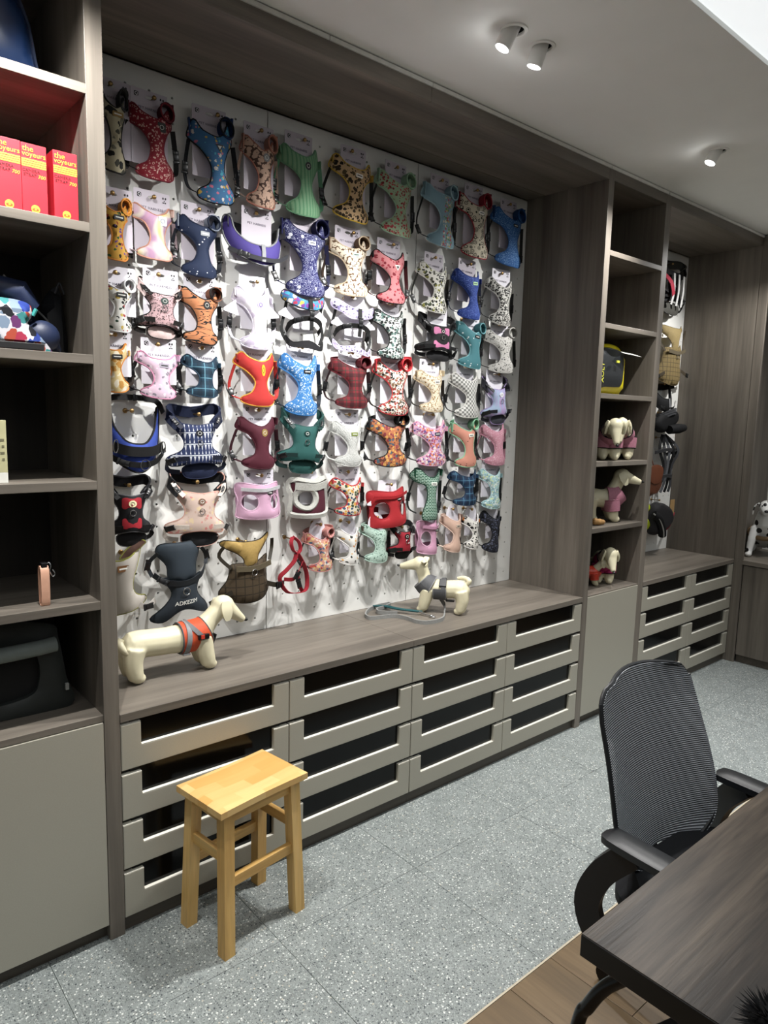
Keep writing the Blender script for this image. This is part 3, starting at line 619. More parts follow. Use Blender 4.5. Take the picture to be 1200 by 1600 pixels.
# ------------------------------------------------------------------ fabric patterns
PATS = {}
def dim(h):
    c = srgb_full(h) if isinstance(h, str) else h; g = 0.3*c[0]+0.55*c[1]+0.15*c[2]
    return tuple((x*0.9+g*0.1)*0.74 for x in c[:3])+(1.0,)
srgb_full = srgb
def pat(spec):
    key = repr(spec)
    if key in PATS: return PATS[key]
    srgb = dim; k = spec[0]; t = NT('fabric_'+k); base = srgb(spec[1])
    flat = t.oc((1, 0, 1)); wob = t.n('ShaderNodeVectorMath', operation='ADD')
    nz = t.n('ShaderNodeTexNoise', ins={'Vector': flat, 'Scale': 90.0, 'Detail': 1.0})
    sc = t.n('ShaderNodeVectorMath', operation='SCALE'); t.set(sc.inputs[0], nz.outputs['Color']); t.set(sc.inputs[3], 0.008)
    t.set(wob.inputs[0], flat); t.set(wob.inputs[1], sc.outputs[0]); wv = wob.outputs[0]
    sep = t.n('ShaderNodeSeparateXYZ', ins={0: flat}); X, Z = sep.outputs[0], sep.outputs[2]
    def frac(v, s): return t.math('FRACT', t.math('MULTIPLY', v, s))
    def band(v, a, b): return t.math('MULTIPLY', t.math('GREATER_THAN', v, a), t.math('LESS_THAN', v, b))
    col = base
    if k in ('scatter', 'garland'):
        cols, s, thr = spec[2], spec[3], spec[4]
        vo = t.voro(wv, s); r = t.n('ShaderNodeSeparateColor', ins={0: vo.outputs['Color']})
        cc_ = t.ramp(r.outputs[0], [(i/len(cols), dim(c)) for i, c in enumerate(cols)], 'CONSTANT')
        m = t.math('LESS_THAN', vo.outputs['Distance'], t.math('MULTIPLY', t.math('ADD', r.outputs[1], 0.55), thr))
        if k == 'garland': m = t.math('MULTIPLY', m, t.math('LESS_THAN', t.math('ABSOLUTE', t.math('ADD', X, t.math('MULTIPLY', Z, -0.12))), 0.035))
        col = t.mix(m, base, cc_)
    elif k == 'dots':
        vo = t.voro(flat, spec[3]); col = t.mix(t.math('LESS_THAN', vo.outputs['Distance'], spec[4]), base, srgb(spec[2]))
    elif k in ('leopard', 'ring', 'arches'):
        vo = t.voro(wv if k != 'arches' else flat, spec[3], 0.7 if k == 'arches' else 0.9); dd = vo.outputs['Distance']
        if k == 'leopard': m = t.math('MULTIPLY', band(dd, 0.22, 0.42), t.math('GREATER_THAN', t.noise(flat, spec[3]*1.6, 1), 0.45))
        elif k == 'ring': m = t.math('ADD', t.math('LESS_THAN', dd, 0.14), t.math('GREATER_THAN', dd, 0.62))
        else: m = t.math('MULTIPLY', t.math('GREATER_THAN', t.math('SINE', t.math('MULTIPLY', dd, 30.0)), 0.0), t.math('LESS_THAN', dd, 0.55))
        col = t.mix(m, base, srgb(spec[2]))
    elif k == 'stripes': col = t.mix(t.math('LESS_THAN', frac(X, spec[3]), 0.38), base, srgb(spec[2]))
    elif k == 'speck':
        col = t.mix(t.math('GREATER_THAN', t.noise(t.oc((1, 0.2, 1)), spec[3], 2, 0.7), 0.58), base, srgb(spec[2]))
    elif k == 'swirl':
        a = t.noise(flat, spec[3], 2, 0.5, 3.0); col = t.mix(band(frac(a, 7.0), 0.0, 0.14), base, srgb(spec[2]))
        vo = t.voro(flat, 30); col = t.mix(t.math('LESS_THAN', vo.outputs['Distance'], 0.2), col, srgb('#e8eaf2'))
    elif k == 'tie':
        a = t.noise(flat, spec[3], 2, 0.5, 1.2); cs = [spec[1]]+spec[2]
        col = t.ramp(a, [(0.28+0.44*i/(len(cs)-1), dim(c)) for i, c in enumerate(cs)])
    elif k == 'tiger':
        a = t.noise(t.oc((0.35, 0, 1.6)), spec[3], 2, 0.5, 1.0); col = t.mix(band(frac(a, 5.0), 0.0, 0.24), base, srgb(spec[2]))
    elif k == 'plaid':
        s = spec[4]; c2, c3 = srgb(spec[2]), srgb(spec[3])
        fx, fz = frac(X, s), frac(Z, s)
        col = t.mix(t.math('MULTIPLY', band(fx, 0.1, 0.5), 0.55), base, c3); col = t.mix(t.math('MULTIPLY', band(fz, 0.1, 0.5), 0.55), col, c3)
        col = t.mix(t.math('MULTIPLY', band(fx, 0.72, 0.8), 0.75), col, c2); col = t.mix(t.math('MULTIPLY', band(fz, 0.72, 0.8), 0.75), col, c2)
    elif k == 'check':
        ch = t.n('ShaderNodeTexChecker', ins={'Vector': t.oc((1, 0, 1), loc=(0, 0.003, 0)), 'Color1': base, 'Color2': srgb(spec[2]), 'Scale': float(spec[3])}); col = ch.outputs[0]
    elif k == 'grid':
        s = spec[3]; m = t.math('MAXIMUM', t.math('LESS_THAN', frac(X, s), 0.12), t.math('LESS_THAN', frac(Z, s), 0.12)); col = t.mix(m, base, srgb(spec[2]))
        t.bump(t.math('SUBTRACT', 1.0, m), 0.6, 0.004)
    elif k == 'circuit':
        br = t.n('ShaderNodeTexBrick', ins={'Vector': t.oc((1, 1, 1), rot=(math.pi/2, 0, 0)), 'Color1': base, 'Color2': base, 'Mortar': srgb(spec[2]), 'Scale': float(spec[3]), 'Mortar Size': 0.035}); col = br.outputs[0]
    elif k == 'aztec':
        zz = frac(Z, 24.0); xx = t.math('ABSOLUTE', t.math('SUBTRACT', frac(X, 70.0), 0.5))
        m = t.math('MULTIPLY', t.math('LESS_THAN', xx, t.math('MULTIPLY', t.math('ABSOLUTE', t.math('SUBTRACT', zz, 0.5)), 0.55)), t.math('GREATER_THAN', zz, 0.2))
        m = t.math('MAXIMUM', m, band(zz, 0.04, 0.12)); col = t.mix(m, base, srgb(spec[2]))
    elif k == 'fluff':
        a = t.noise(t.oc(), spec[3]*2, 4, 0.7); col = t.mix(a, srgb(spec[2]), base); t.bump(a, 0.9, 0.006)
    if k not in ('grid', 'fluff'): t.bump(t.noise(t.oc(), 700, 2), 0.25, 0.0008)
    PATS[key] = t.fin(col, 0.75, 0, 0.3); return PATS[key]
def cloth(c, rough=0.75): return plain('cloth_'+c.lstrip('#'), dim(c), rough, var=0.08, bump=0.2, scale=120, spec=0.3)
STEEL = plain('steel', '#b9bbbd', 0.25, 1.0)
BRASS = plain('brass', '#a98a5a', 0.35, 0.9)
PLAST = plain('black_plastic', '#0e0f11', 0.35, 0, 0.5)
CARD = plain('card_stock', '#b7b0ba', 0.6, var=0.015, scale=15)
CARDW = plain('card_stock_white', '#d9d6de', 0.6, var=0.015, scale=15)
INK = plain('card_ink', '#615a68', 0.7); INKB = plain('card_ink_black', '#1d1b20', 0.7)

def ring_xz(x, z, rx, rz, y, r=0.0022, n=18, tilt=0.0):
    return MB().tube([(x+rx*math.cos(2*math.pi*k/n), y+tilt*math.sin(2*math.pi*k/n), z+rz*math.sin(2*math.pi*k/n)) for k in range(n)], r, 6, closed=True)
def buckle_mb(c, d, s=1.0):
    d = Vector(d).normalized(); n = Vector((0, -1, 0)); sd = d.cross(n).normalized(); n = sd.cross(d)
    m = MB().obox(c, d, sd, n, 0.011*s, 0.010*s, 0.0042*s, 0.002*s)
    m.obox(Vector(c)+d*0.015*s, d, sd, n, 0.006*s, 0.0075*s, 0.0035*s, 0.0015*s)
    for q in (-1, 1): m.obox(Vector(c)+d*0.016*s+sd*q*0.0085*s, d, sd, n, 0.007*s, 0.0018*s, 0.0035*s, 0.001*s)
    m.obox(Vector(c)-d*0.015*s, d, sd, n, 0.004*s, 0.012*s, 0.0025*s, 0.001*s)
    return m
# hang cards: shared meshes
def card_print():
    m = text_mb('PET HARNESS', 0.0118, spacing=1.12); moved(m, 0, -0.0012, -0.062); m.cur = 0
    m.mi = [0]*len(m.f); m.cur = 1
    def sub(q): m.add(q.v, q.f)
    # square swirl mark on the left
    sub(MB().poly(rrect(-0.052, -0.0375, -0.0265, -0.012, 0.003), -0.0016, -0.0010))
    m.cur = 2
    sub(ring_xz(-0.0447, -0.019, 0.0042, 0.0042, -0.0018, 0.0009, 14)); sub(MB().box(-0.0445, -0.039, -0.0022, -0.0016, -0.0255, -0.0238))
    m.cur = 1
    # little dog face and bow on the right
    for a, b in ((-1, 0), (1, 0)): sub(MB().poly([(0.0445+a*0.0045+0.0028*math.cos(k*math.pi/4), -0.0165+0.004*math.sin(k*math.pi/4)) for k in range(8)], -0.0016, -0.001))
    sub(MB().poly([(0.0445+0.0022*math.cos(k*math.pi/4), -0.0255+0.0018*math.sin(k*math.pi/4)) for k in range(8)], -0.0016, -0.001))
    sub(MB().poly([(0.0385, -0.0335), (0.0445, -0.0315), (0.0505, -0.0335), (0.0505, -0.0285), (0.0445, -0.0305), (0.0385, -0.0285)][::-1], -0.0016, -0.001))
    me = m.mesh('card_print')
    for q in (INK, INKB, CARDW): me.materials.append(q)
    return me
CARD_PRINT = card_print()
def card_mesh(kind, h, white):
    slot = [(0.014*math.cos(2*math.pi*k/12), -0.022+0.0055*math.sin(2*math.pi*k/12)) for k in range(12)]
    if kind == 'r': o = rrect(-0.064, 0.064, -h, 0, 0.003, 2)
    elif kind == 'w': o = [(-0.055, 0), (-0.06, -h*0.45), (-0.12, -h*0.66), (-0.12, -h*0.7), (-0.05, -h*0.78), (-0.05, -h), (0.05, -h), (0.05, -h*0.78), (0.12, -h*0.72), (0.12, -h*0.68), (0.06, -h*0.45), (0.055, 0)]
    else:
        o = [(0.045*math.cos(math.radians(a)), -0.055+0.055*math.sin(math.radians(a))) for a in range(0, 181, 15)]+[(-0.045, -h), (0.045, -h)]
    me = panel(o, [slot], t=0.0016, puff=0.0002, grid=0.06).mesh('hang_card'); me.materials.append(CARDW if white else CARD); return me
CARDS = {}
def card(kind, h, white):
    key = (kind, round(h*25)/25, white)
    if key not in CARDS: CARDS[key] = card_mesh(kind, key[1], white)
    return CARDS[key]
HOOK_MB = MB().lathe([(0.0026, 0.0), (0.0026, 0.058), (0.0055, 0.059), (0.0075, 0.062), (0.0075, 0.066), (0.004, 0.069)], 14, Matrix.Rotation(math.pi/2, 4, 'X'))
HOOK_MB.lathe([(0.009, 0.0), (0.009, 0.0035), (0.004, 0.005)], 14, Matrix.Rotation(math.pi/2, 4, 'X'))
HOOK = HOOK_MB.mesh('peg_hook', True); HOOK.materials.append(BRASS)
def peg_hook(x, z, label, group='peg hooks on the harness board'):
    o = link('peg_hook', HOOK, None, None, (x, D-0.0008, z))
    return tag(o, ' '.join(('brass peg hook holding the '+label).split()[:16]), 'hook', group)

def harness(spec, idx):
    st, x, z, w, h, label, pt, trim, lin, strap, patch, ck, neck = spec
    rnd = random.Random(idx*13+5)
    root = thing('dog_harness', label, 'harness', (x, D, z), (0, math.radians(rnd.uniform(-4, 4)), math.radians(rnd.uniform(-5, 4))), 'dog harnesses on the pegboard')
    FAB, TRIM, LIN, STR = pat(pt), cloth(trim), cloth(lin), cloth(strap, 0.6)
    y0 = -0.092
    def bend(px, pz, k=0.062): u = abs(2*px/w); return y0+k*min(u, 1.15)**2+0.012*(pz/h-0.5)
    def N(pts, sub=4): return cr([(a*w, b*h) for a, b in pts], sub)
    def body(name, pts, mat, holes=(), bn=bend, t=0.006, puff=0.006, tr=0.0028, sub=4, parent=root, trimmat=None):
        o = N(pts, sub); hs = [[(a*w, b*h) for a, b in q] for q in holes]
        p = panel(o, hs, t, bn, puff, grid=max(0.015, w*0.08)).build(name, mat, parent, smooth=True, angle=60)
        tb = rim(o, bn, tr)
        for q in hs: tb.add(*(lambda r_: (r_.v, r_.f))(rim(q, bn, tr)))
        tb.build('piping', trimmat or TRIM, p, smooth=True)
        return p
    def strap_path(pts, wd, name='strap', width=0.016, mat=None, parent=root, bk=None, bs=1.0, t=0.0025):
        q = cr([(a*w, y0+c, b*h) for a, c, b in pts], 4, False)
        s_ = MB().ribbon(q, wd, width, t).build(name, mat or STR, parent, smooth=True)
        if bk is not None:
            i = max(1, min(len(q)-2, int(bk*len(q)))); d_ = Vector(q[i+1])-Vector(q[i-1])
            buckle_mb(Vector(q[i])+Vector((0, -0.003, 0)), d_, bs).build('buckle', PLAST, s_, smooth=True)
        return s_
    def logo(px, pz, rw, rh, kind='rect', parent=root):
        if not patch: return
        yy = bend(px*w, pz*h)-0.0085; m = plain('patch_'+patch.lstrip('#'), patch, 0.4)
        if kind == 'round': pts = [(px*w+rw*math.cos(2*math.pi*k/16), pz*h+rh*math.sin(2*math.pi*k/16)) for k in range(16)]
        elif kind == 'tri': pts = [(px*w-rw, pz*h+rh), (px*w+rw, pz*h+rh), (px*w, pz*h-rh)]
        else: pts = rrect(px*w-rw, px*w+rw, pz*h-rh, pz*h+rh, min(rw, rh)*0.3, 2)
        pp = MB().poly(pts, yy-0.0012, yy+0.003).build('logo_patch', m, parent)
        lit = sum(srgb(patch)[:3]) < 0.9
        mk = plain('mark_light', '#d8d8d2', 0.5) if lit else plain('mark_dark', '#2a2a2c', 0.5)
        if kind == 'rect' and rw > rh*1.4: MB().box(px*w-rw*0.7, px*w+rw*0.7, yy-0.0018, yy-0.001, pz*h-rh*0.25, pz*h+rh*0.25).build('patch_mark', mk, pp)
        elif kind != 'tri': ring_xz(px*w, pz*h, rw*0.5, rh*0.45, yy-0.0014, 0.0008, 12).build('patch_mark', mk, pp)
        else: MB().poly([(px*w-rw*0.5, pz*h+rh*0.6), (px*w+rw*0.5, pz*h+rh*0.6), (px*w, pz*h-rh*0.4)], yy-0.0018, yy-0.001).build('patch_mark', mk, pp)
    def dring(px, pz, r=0.009, y=None):
        ring_xz(px*w, pz*h, r, r*1.05, (y if y is not None else bend(px*w, pz*h)-0.012), 0.0016).build('ring', STEEL, root, smooth=True)
    hz = None
    if st in ('vest', 'long'):
        j = lambda s=0.02: rnd.uniform(-s, s)
        wz = 0.15+j(0.025)
        if st == 'vest':
            L = [(-.40+j(), 1.0), (-.515, .84), (-.47, .76), (-.28+j(), .64+j()), (-wz, .45+j(.03)), (-.21+j(), .25+j()), (-.40, .165), (-.41, .075), (-.22, .005)]
            pts = [(a*0.9, b) for a, b in L]+[(a*0.9, b) for a, b in [(0.02, -.01), (.24, .005), (.41, .08), (.40, .17), (.21+j(), .26+j()), (wz, .45+j(.03)), (.28+j(), .64+j()), (.47, .77), (.515, .85), (.40, 1.0), (.24, .88+j()), (j(.04), .815+j(.025)), (-.24, .88+j())]]
        else:
            pts = [(-.36, 1), (-.5, .86), (-.4, .74), (-.18, .66), (-.14, .42), (-.24, .14), (-.22, 0), (0, 0), (.26, .01), (.28, .14), (.16, .42), (.2, .66), (.42, .76), (.5, .88), (.36, 1), (.16, .86), (0, .83), (-.16, .86)]
        b_ = body('chest_panel', pts, FAB, tr=0.0033 if trim != pt[1] else 0.0025)
        # neck loop behind the shoulders
        up = {'cup': 0.09, 'back': 0.02, 'flat': -0.1}[neck]; rh_ = {'cup': 0.2, 'back': 0.13, 'flat': 0.1}[neck]*h
        q = []
        for k in range(15):
            a = math.pi*k/14; u = -math.cos(a)
            q.append((u*0.45*w, y0+0.03+0.055*math.sin(a), h*(0.9+up*(0.5+0.5*u)+(0.03 if neck != 'flat' else 0)*math.sin(a))))
        nl = MB().ribbon(q, (0, 0.15, 1), rh_, 0.004).build('neck_loop', LIN, root, smooth=True)
        ed = [(p[0], p[1]+0.07*rh_, p[2]+rh_/2) for p in q]
        MB().tube(ed, 0.0028, 5).build('piping', TRIM, nl, smooth=True)
        if neck == 'cup':
            lp = [(.30*w+.17*w*math.cos(2*math.pi*k/20), y0+.035+.012*math.cos(2*math.pi*k/20), .94*h+.115*h*math.sin(2*math.pi*k/20)) for k in range(20)]
            sl = MB().ribbon(lp, (0.15, 1, 0), 0.05, 0.004, closed=True).build('shoulder_loop', LIN, root, smooth=True)
            MB().tube([(p[0]-.004, p[1]-.025, p[2]) for p in lp], .0032, 5, closed=True).build('piping', TRIM, sl, smooth=True)
        for s_ in (-1, 1):
            strap_path([(s_*.36, 0.03, .12), (s_*.51, 0.055, .2), (s_*.55, 0.062, .38), (s_*.51, 0.055, .58), (s_*.46, 0.045, .76)], (0.9*s_, -0.5, 0), 'side_strap', 0.017, bk=(0.3 if rnd.random() < .5 else 0.55), bs=1.0)
        pk = 'round' if ('badge' in label or 'medallion' in label) and 'square' not in label and 'white badge' not in label else 'tri' if ('triang' in label or 'coral pink' in label) else 'rect'
        if 'square' in label or 'white badge' in label: logo(0.1, .70, .014, .015, 'rect', b_)
        elif pk == 'tri': logo(0.05, .66, .015, .012, 'tri', b_)
        elif pk == 'round': logo(0.03, .70, .013, .015, 'round', b_)
        elif 'emblem' in label: logo(0.03, .66, .008, .022, 'round', b_)
        else: logo(0.03, .71, .017, .0075, 'rect', b_)
    elif st in ('sport',):
        body('chest_panel', [(-.30, .80), (-.35, .74), (-.24, .56), (-.27, .42), (-.47, .31), (-.42, .19), (0, .24), (.42, .19), (.47, .31), (.27, .42), (.24, .56), (.35, .74), (.30, .80), (0, .77)], FAB)
        q = cr([(-.3*w, y0+.03, .76*h), (-.43*w, y0+.035, .9*h), (-.38*w, y0+.06, 1.0*h), (0, y0+.075, .955*h), (.38*w, y0+.06, 1.0*h), (.43*w, y0+.035, .9*h), (.3*w, y0+.03, .76*h)], 4, False)
        nl = MB().ribbon(q, (0, 0.1, 1), 0.15*h, 0.005).build('neck_loop', LIN, root, smooth=True)
        MB().tube([(p[0], p[1], p[2]+0.075*h) for p in q], 0.003, 5).build('piping', TRIM, nl, smooth=True)
        yb = lambda a, b: y0+0.02+0.03*abs(2*a/w)**2
        body('belly_pad', [(-.26, .15), (-.2, .02), (.1, -.0), (.3, .04), (.36, .14), (.2, .21), (-.1, .21)], LIN, bn=yb)
        for s_ in (-1, 1):
            strap_path([(s_*.3, 0.03, .10), (s_*.47, 0.045, .13), (s_*.5, 0.035, .24), (s_*.40, 0.005, .29), (s_*.2, -0.012, .30)], (0, -0.2, 1), 'side_strap', 0.017, bk=0.62, bs=1.0)
            strap_path([(s_*.28, -.004, .74), (s_*.37, .012, .83), (s_*.41, .03, .92)], (0.7, -0.3, s_*0.3), 'shoulder_strap', 0.017, bk=0.5, bs=0.7)
        dring(0.0, .52, .010); logo(0, .66, .014, .012, 'round')
        if pt[0] == 'panels':
            cp = cloth(pt[2])
            for (a, b, c_) in ((.58, .75, .2), (.28, .44, .2)):
                o = rrect(-c_*w, c_*w, a*h, b*h, 0.008, 3); panel(o, [], 0.003, lambda q_, r_: bend(q_, r_)-0.0075, 0.002).build('colour_panel', cp, root, smooth=True)
    elif st == 'saddle':
        big = idx > 30
        body('chest_panel', [(-.5, .98), (-.5, .62), (-.36, .25), (-.1, .08), (.12, .08), (.38, .27), (.5, .62), (.5, .96), (.42, .98), (.36, .7), (.18, .5), (0, .46), (-.2, .5), (-.36, .7), (-.42, .98)], FAB, puff=0.009, tr=0.004)
        strap_path([(-.5, .02, .3), (-.3, -.008, .2), (0, -.018, .17), (.3, -.008, .22), (.54, .02, .4)], (0, -.2, 1), 'belly_strap', 0.02 if big else 0.016, bk=0.25)
        if big:
            strap_path([(-.46, .0, .42), (-.2, -.022, .36), (.2, -.022, .37), (.44, .0, .45)], (0, -.1, 1), 'grab_handle', 0.034, PLAST and cloth('#141416'))
            dring(0.08, .17, .017, y0-0.022)
            strap_path([(-.5, .02, .9), (-.42, .05, 1.08), (0, .06, 1.12), (.4, .05, 1.1), (.48, .02, .93)], (0, .2, 1), 'neck_strap', 0.02, bk=0.55)
            for s_ in (-1, 1): ring_xz(s_*.42*w, .42*h, .008, .022, y0-0.012, .0018).build('ring', STEEL, root, smooth=True)
        else:
            strap_path([(.02, -.012, .48), (.03, -.016, .3), (.03, -.018, .12)], (1, 0, 0), 'reflective_strip', 0.016, cloth('#9b9da0'))
            strap_path([(-.5, .03, .9), (-.3, .08, .84), (.3, .08, .84), (.5, .03, .9)], (0, .1, 1), 'neck_loop', .04, LIN)
    elif st == 'strap':
        yn = lambda a, b: y0+0.05*abs(2*a/w)**2
        body('neck_band', [(-.44, 1.0), (-.46, .84), (-.22, .72), (0, .68), (.22, .71), (.46, .82), (.44, .97), (.2, .87), (0, .84), (-.2, .88)], FAB, bn=yn)
        strap_path([(0, -.008, .86), (.01, -.012, .6), (.02, -.008, .32)], (1, 0, 0), 'centre_strap', .018, bk=.45)
        strap_path([(-.36, .05, .3), (-.34, .02, .44), (-.1, -.004, .52), (.12, -.004, .52), (.33, .02, .44), (.36, .05, .3)], (0, -.4, 1), 'girth_strap', .02, bk=.3)
        body('belly_band', [(-.42, .22), (-.3, .1), (0, .14), (.3, .06), (.42, .16), (.36, .0), (0, .02), (-.36, .04)], FAB if 'lilac' in label else LIN, bn=yn)
        for s_ in (-1, 1): strap_path([(s_*.36, .04, .1), (s_*.46, .05, .3), (s_*.4, .05, .6), (s_*.4, .03, .86)], (1, -.3, 0), 'side_strap', .012)
        dring(.01, .56, .009)
    elif st == 'jacket':
        el = lambda cx, cz, rx, rz: [(cx+rx*math.cos(2*math.pi*k/18), cz+rz*math.sin(2*math.pi*k/18)) for k in range(18)]
        fle = 'fleece' in label
        tm = pat(('fluff', '#e2e2da', '#bdbdb4', 120)) if fle else TRIM
        body('vest_body', [(-.40, 1.0), (-.47, .82), (-.43, .5), (-.46, .2), (-.43, .02), (0, -.01), (.43, .04), (.47, .35), (.40, .75), (.36, 1.0), (0, .93)], FAB, [el(-.17, .48, .21, .29) if fle else el(-.24, .46, .15, .24)]+([] if fle else [el(.27, .45, .12, .22)]), tr=0.014 if fle else 0.0035, trimmat=tm)
        panel(N([(-.36, .9), (-.38, .1), (0, .05), (.38, .1), (.34, .9)]), [], .004, lambda a, b: y0+.05+.02*abs(2*a/w), .002).build('lining', LIN, root, smooth=True)
        strap_path([(-.42, .02, .84), (0, -.012, .80), (.4, .02, .86)], (0, -.1, 1), 'neck_strap', .014 if not fle else .03, STR if not fle else tm)
        logo(.12, .72, .015, .008)
    elif st == 'bib':
        body('bib_panel', [(-.5, .96), (-.5, .5), (-.48, .02), (-.1, .02), (.25, .08), (.5, .12), (.42, .2), (.14, .3), (.1, .5), (.32, .8), (.5, 1.0), (.44, 1.04), (.1, .9), (-.2, .86)], FAB)
        body('neck_roll', [(-.1, .88), (.1, .9), (.42, 1.04), (.5, 1.1), (.36, 1.14), (.1, 1.04), (-.05, .94)], LIN, bn=lambda a, b: y0+.02)
        logo(-.1, .74, .02, .011)
        strap_path([(.2, .0, .1), (.38, -.004, .05), (.62, .02, .1)], (0, 0, 1), 'side_strap', .02, bk=.5)
    elif st == 'sport2':
        body('shoulder_pad', [(-.30, 1.0), (-.36, .88), (-.24, .72), (-.2, .5), (.2, .5), (.26, .7), (.38, .86), (.34, .98), (0, 1.0)], FAB, puff=.009)
        sd = body('saddle_panel', [(-.30, .56), (0, .5), (.36, .54), (.24, .38), (.26, .26), (.44, .1), (.5, .0), (.38, -.01), (.08, .1), (-.12, .1), (-.36, -.03), (-.5, .02), (-.3, .2), (-.2, .36)], pat(('solid', '#2b343d')), puff=.009)
        strap_path([(-.44, .03, .62), (-.3, .0, .52), (0, -.014, .47), (.3, .0, .53), (.46, .03, .66)], (0, -.2, 1), 'girth_strap', .022, bk=.2)
        strap_path([(-.36, .02, .9), (-.5, .04, .76), (-.46, .03, .6)], (1, -.3, 0), 'side_strap', .014, bk=.5)
        strap_path([(.38, .02, .88), (.5, .04, .76), (.46, .03, .64)], (1, -.3, 0), 'side_strap', .014, bk=.5)
        dring(0, .36, .013, y0-.018)
        tx = text_mb('ADKEZIM', .021, extrude=.0008, shear=.15); tx.v = [(p[0], p[1]+bend(p[0], .2*h)-.0105, p[2]+.185*h) for p in tx.v]
        tx.build('lettering', plain('mark_light', '#d8d8d2', 0.5), sd)
    elif st == 'tactical':
        body('padded_yoke', [(-.36, .98), (-.40, .9), (-.2, .78), (-.1, .68), (-.08, .56), (.12, .58), (.16, .72), (.3, .86), (.46, .98), (.42, 1.03), (.2, .96), (-.1, .95)], LIN, puff=.01)
        body('quilted_saddle', [(-.26, .62), (.1, .62), (.38, .7), (.34, .5), (.36, .3), (.44, .18), (.28, .04), (0, .0), (-.26, .04), (-.44, .16), (-.34, .36), (-.3, .5)], FAB, puff=.011)
        strap_path([(-.40, .02, .9), (-.46, .03, .75), (-.3, .01, .56)], (1, -.3, 0), 'shoulder_strap', .014)
        strap_path([(.44, .02, .95), (.46, .03, .8), (.37, .01, .62)], (1, -.3, 0), 'shoulder_strap', .014)
        strap_path([(-.26, -.012, .56), (.05, -.02, .54), (.34, -.012, .6)], (0, -.1, 1), 'molle_strap', .022, cloth('#6a5f48'))
        strap_path([(.3, .0, .26), (.5, .0, .2), (.66, .02, .2)], (0, 0, 1), 'side_strap', .02, bk=.6, bs=1.3)
        strap_path([(-.3, .0, .2), (-.5, .01, .12), (-.64, .02, .06)], (0, 0, 1), 'side_strap', .02, bk=.5)
        dring(.03, .48, .012, y0-.022)
    elif st == 'hstrap':
        P = lambda *a: strap_path(*a)
        P([(0, .02, .98), (-.14, .0, .9), (-.12, -.01, .78), (.02, -.012, .72), (.14, -.01, .78), (.12, .0, .9), (0, .02, .98)], (.3, -1, 0), 'top_loop', .018)
        P([(0, -.01, .74), (-.1, -.015, .6), (-.3, .0, .45), (-.46, .02, .3), (-.3, .0, .08), (.1, -.01, .04), (.4, .0, .08), (.46, .01, .3), (.3, .0, .5), (.1, -.01, .66), (0, -.01, .74)], (.4, -1, .2), 'body_loop', .021)
        strap_path([(.22, -.01, .56), (0, -.02, .4), (-.16, -.02, .3), (-.4, .0, .3)], (.3, -.3, 1), 'chest_strap', .016, bk=.4)
        strap_path([(-.02, -.02, .42), (.02, -.02, .22), (.2, -.01, .06)], (1, -.3, .2), 'chest_strap', .016, bk=.5)
        dring(0, .73, .008)
    # card and hook
    hkz = z+h*(0.98 if ck == 'n' else 1.0)+{'r': 0.028, 'w': 0.02, 'o': 0.03, 'n': -0.012}[ck]
    if ck != 'n':
        c_ = link('hang_card', card(ck, h*0.72+0.05, idx > 18), None, root, (0, -0.05, hkz-z+0.022))
        c_.rotation_euler = (0, -root.rotation_euler[1], 0)
        if ck == 'r': link('card_print', CARD_PRINT, None, c_)['kind'] = 'stuff'
    peg_hook(x, hkz, label)
    return root
for i, s_ in enumerate(HARNESS): harness(s_, i)
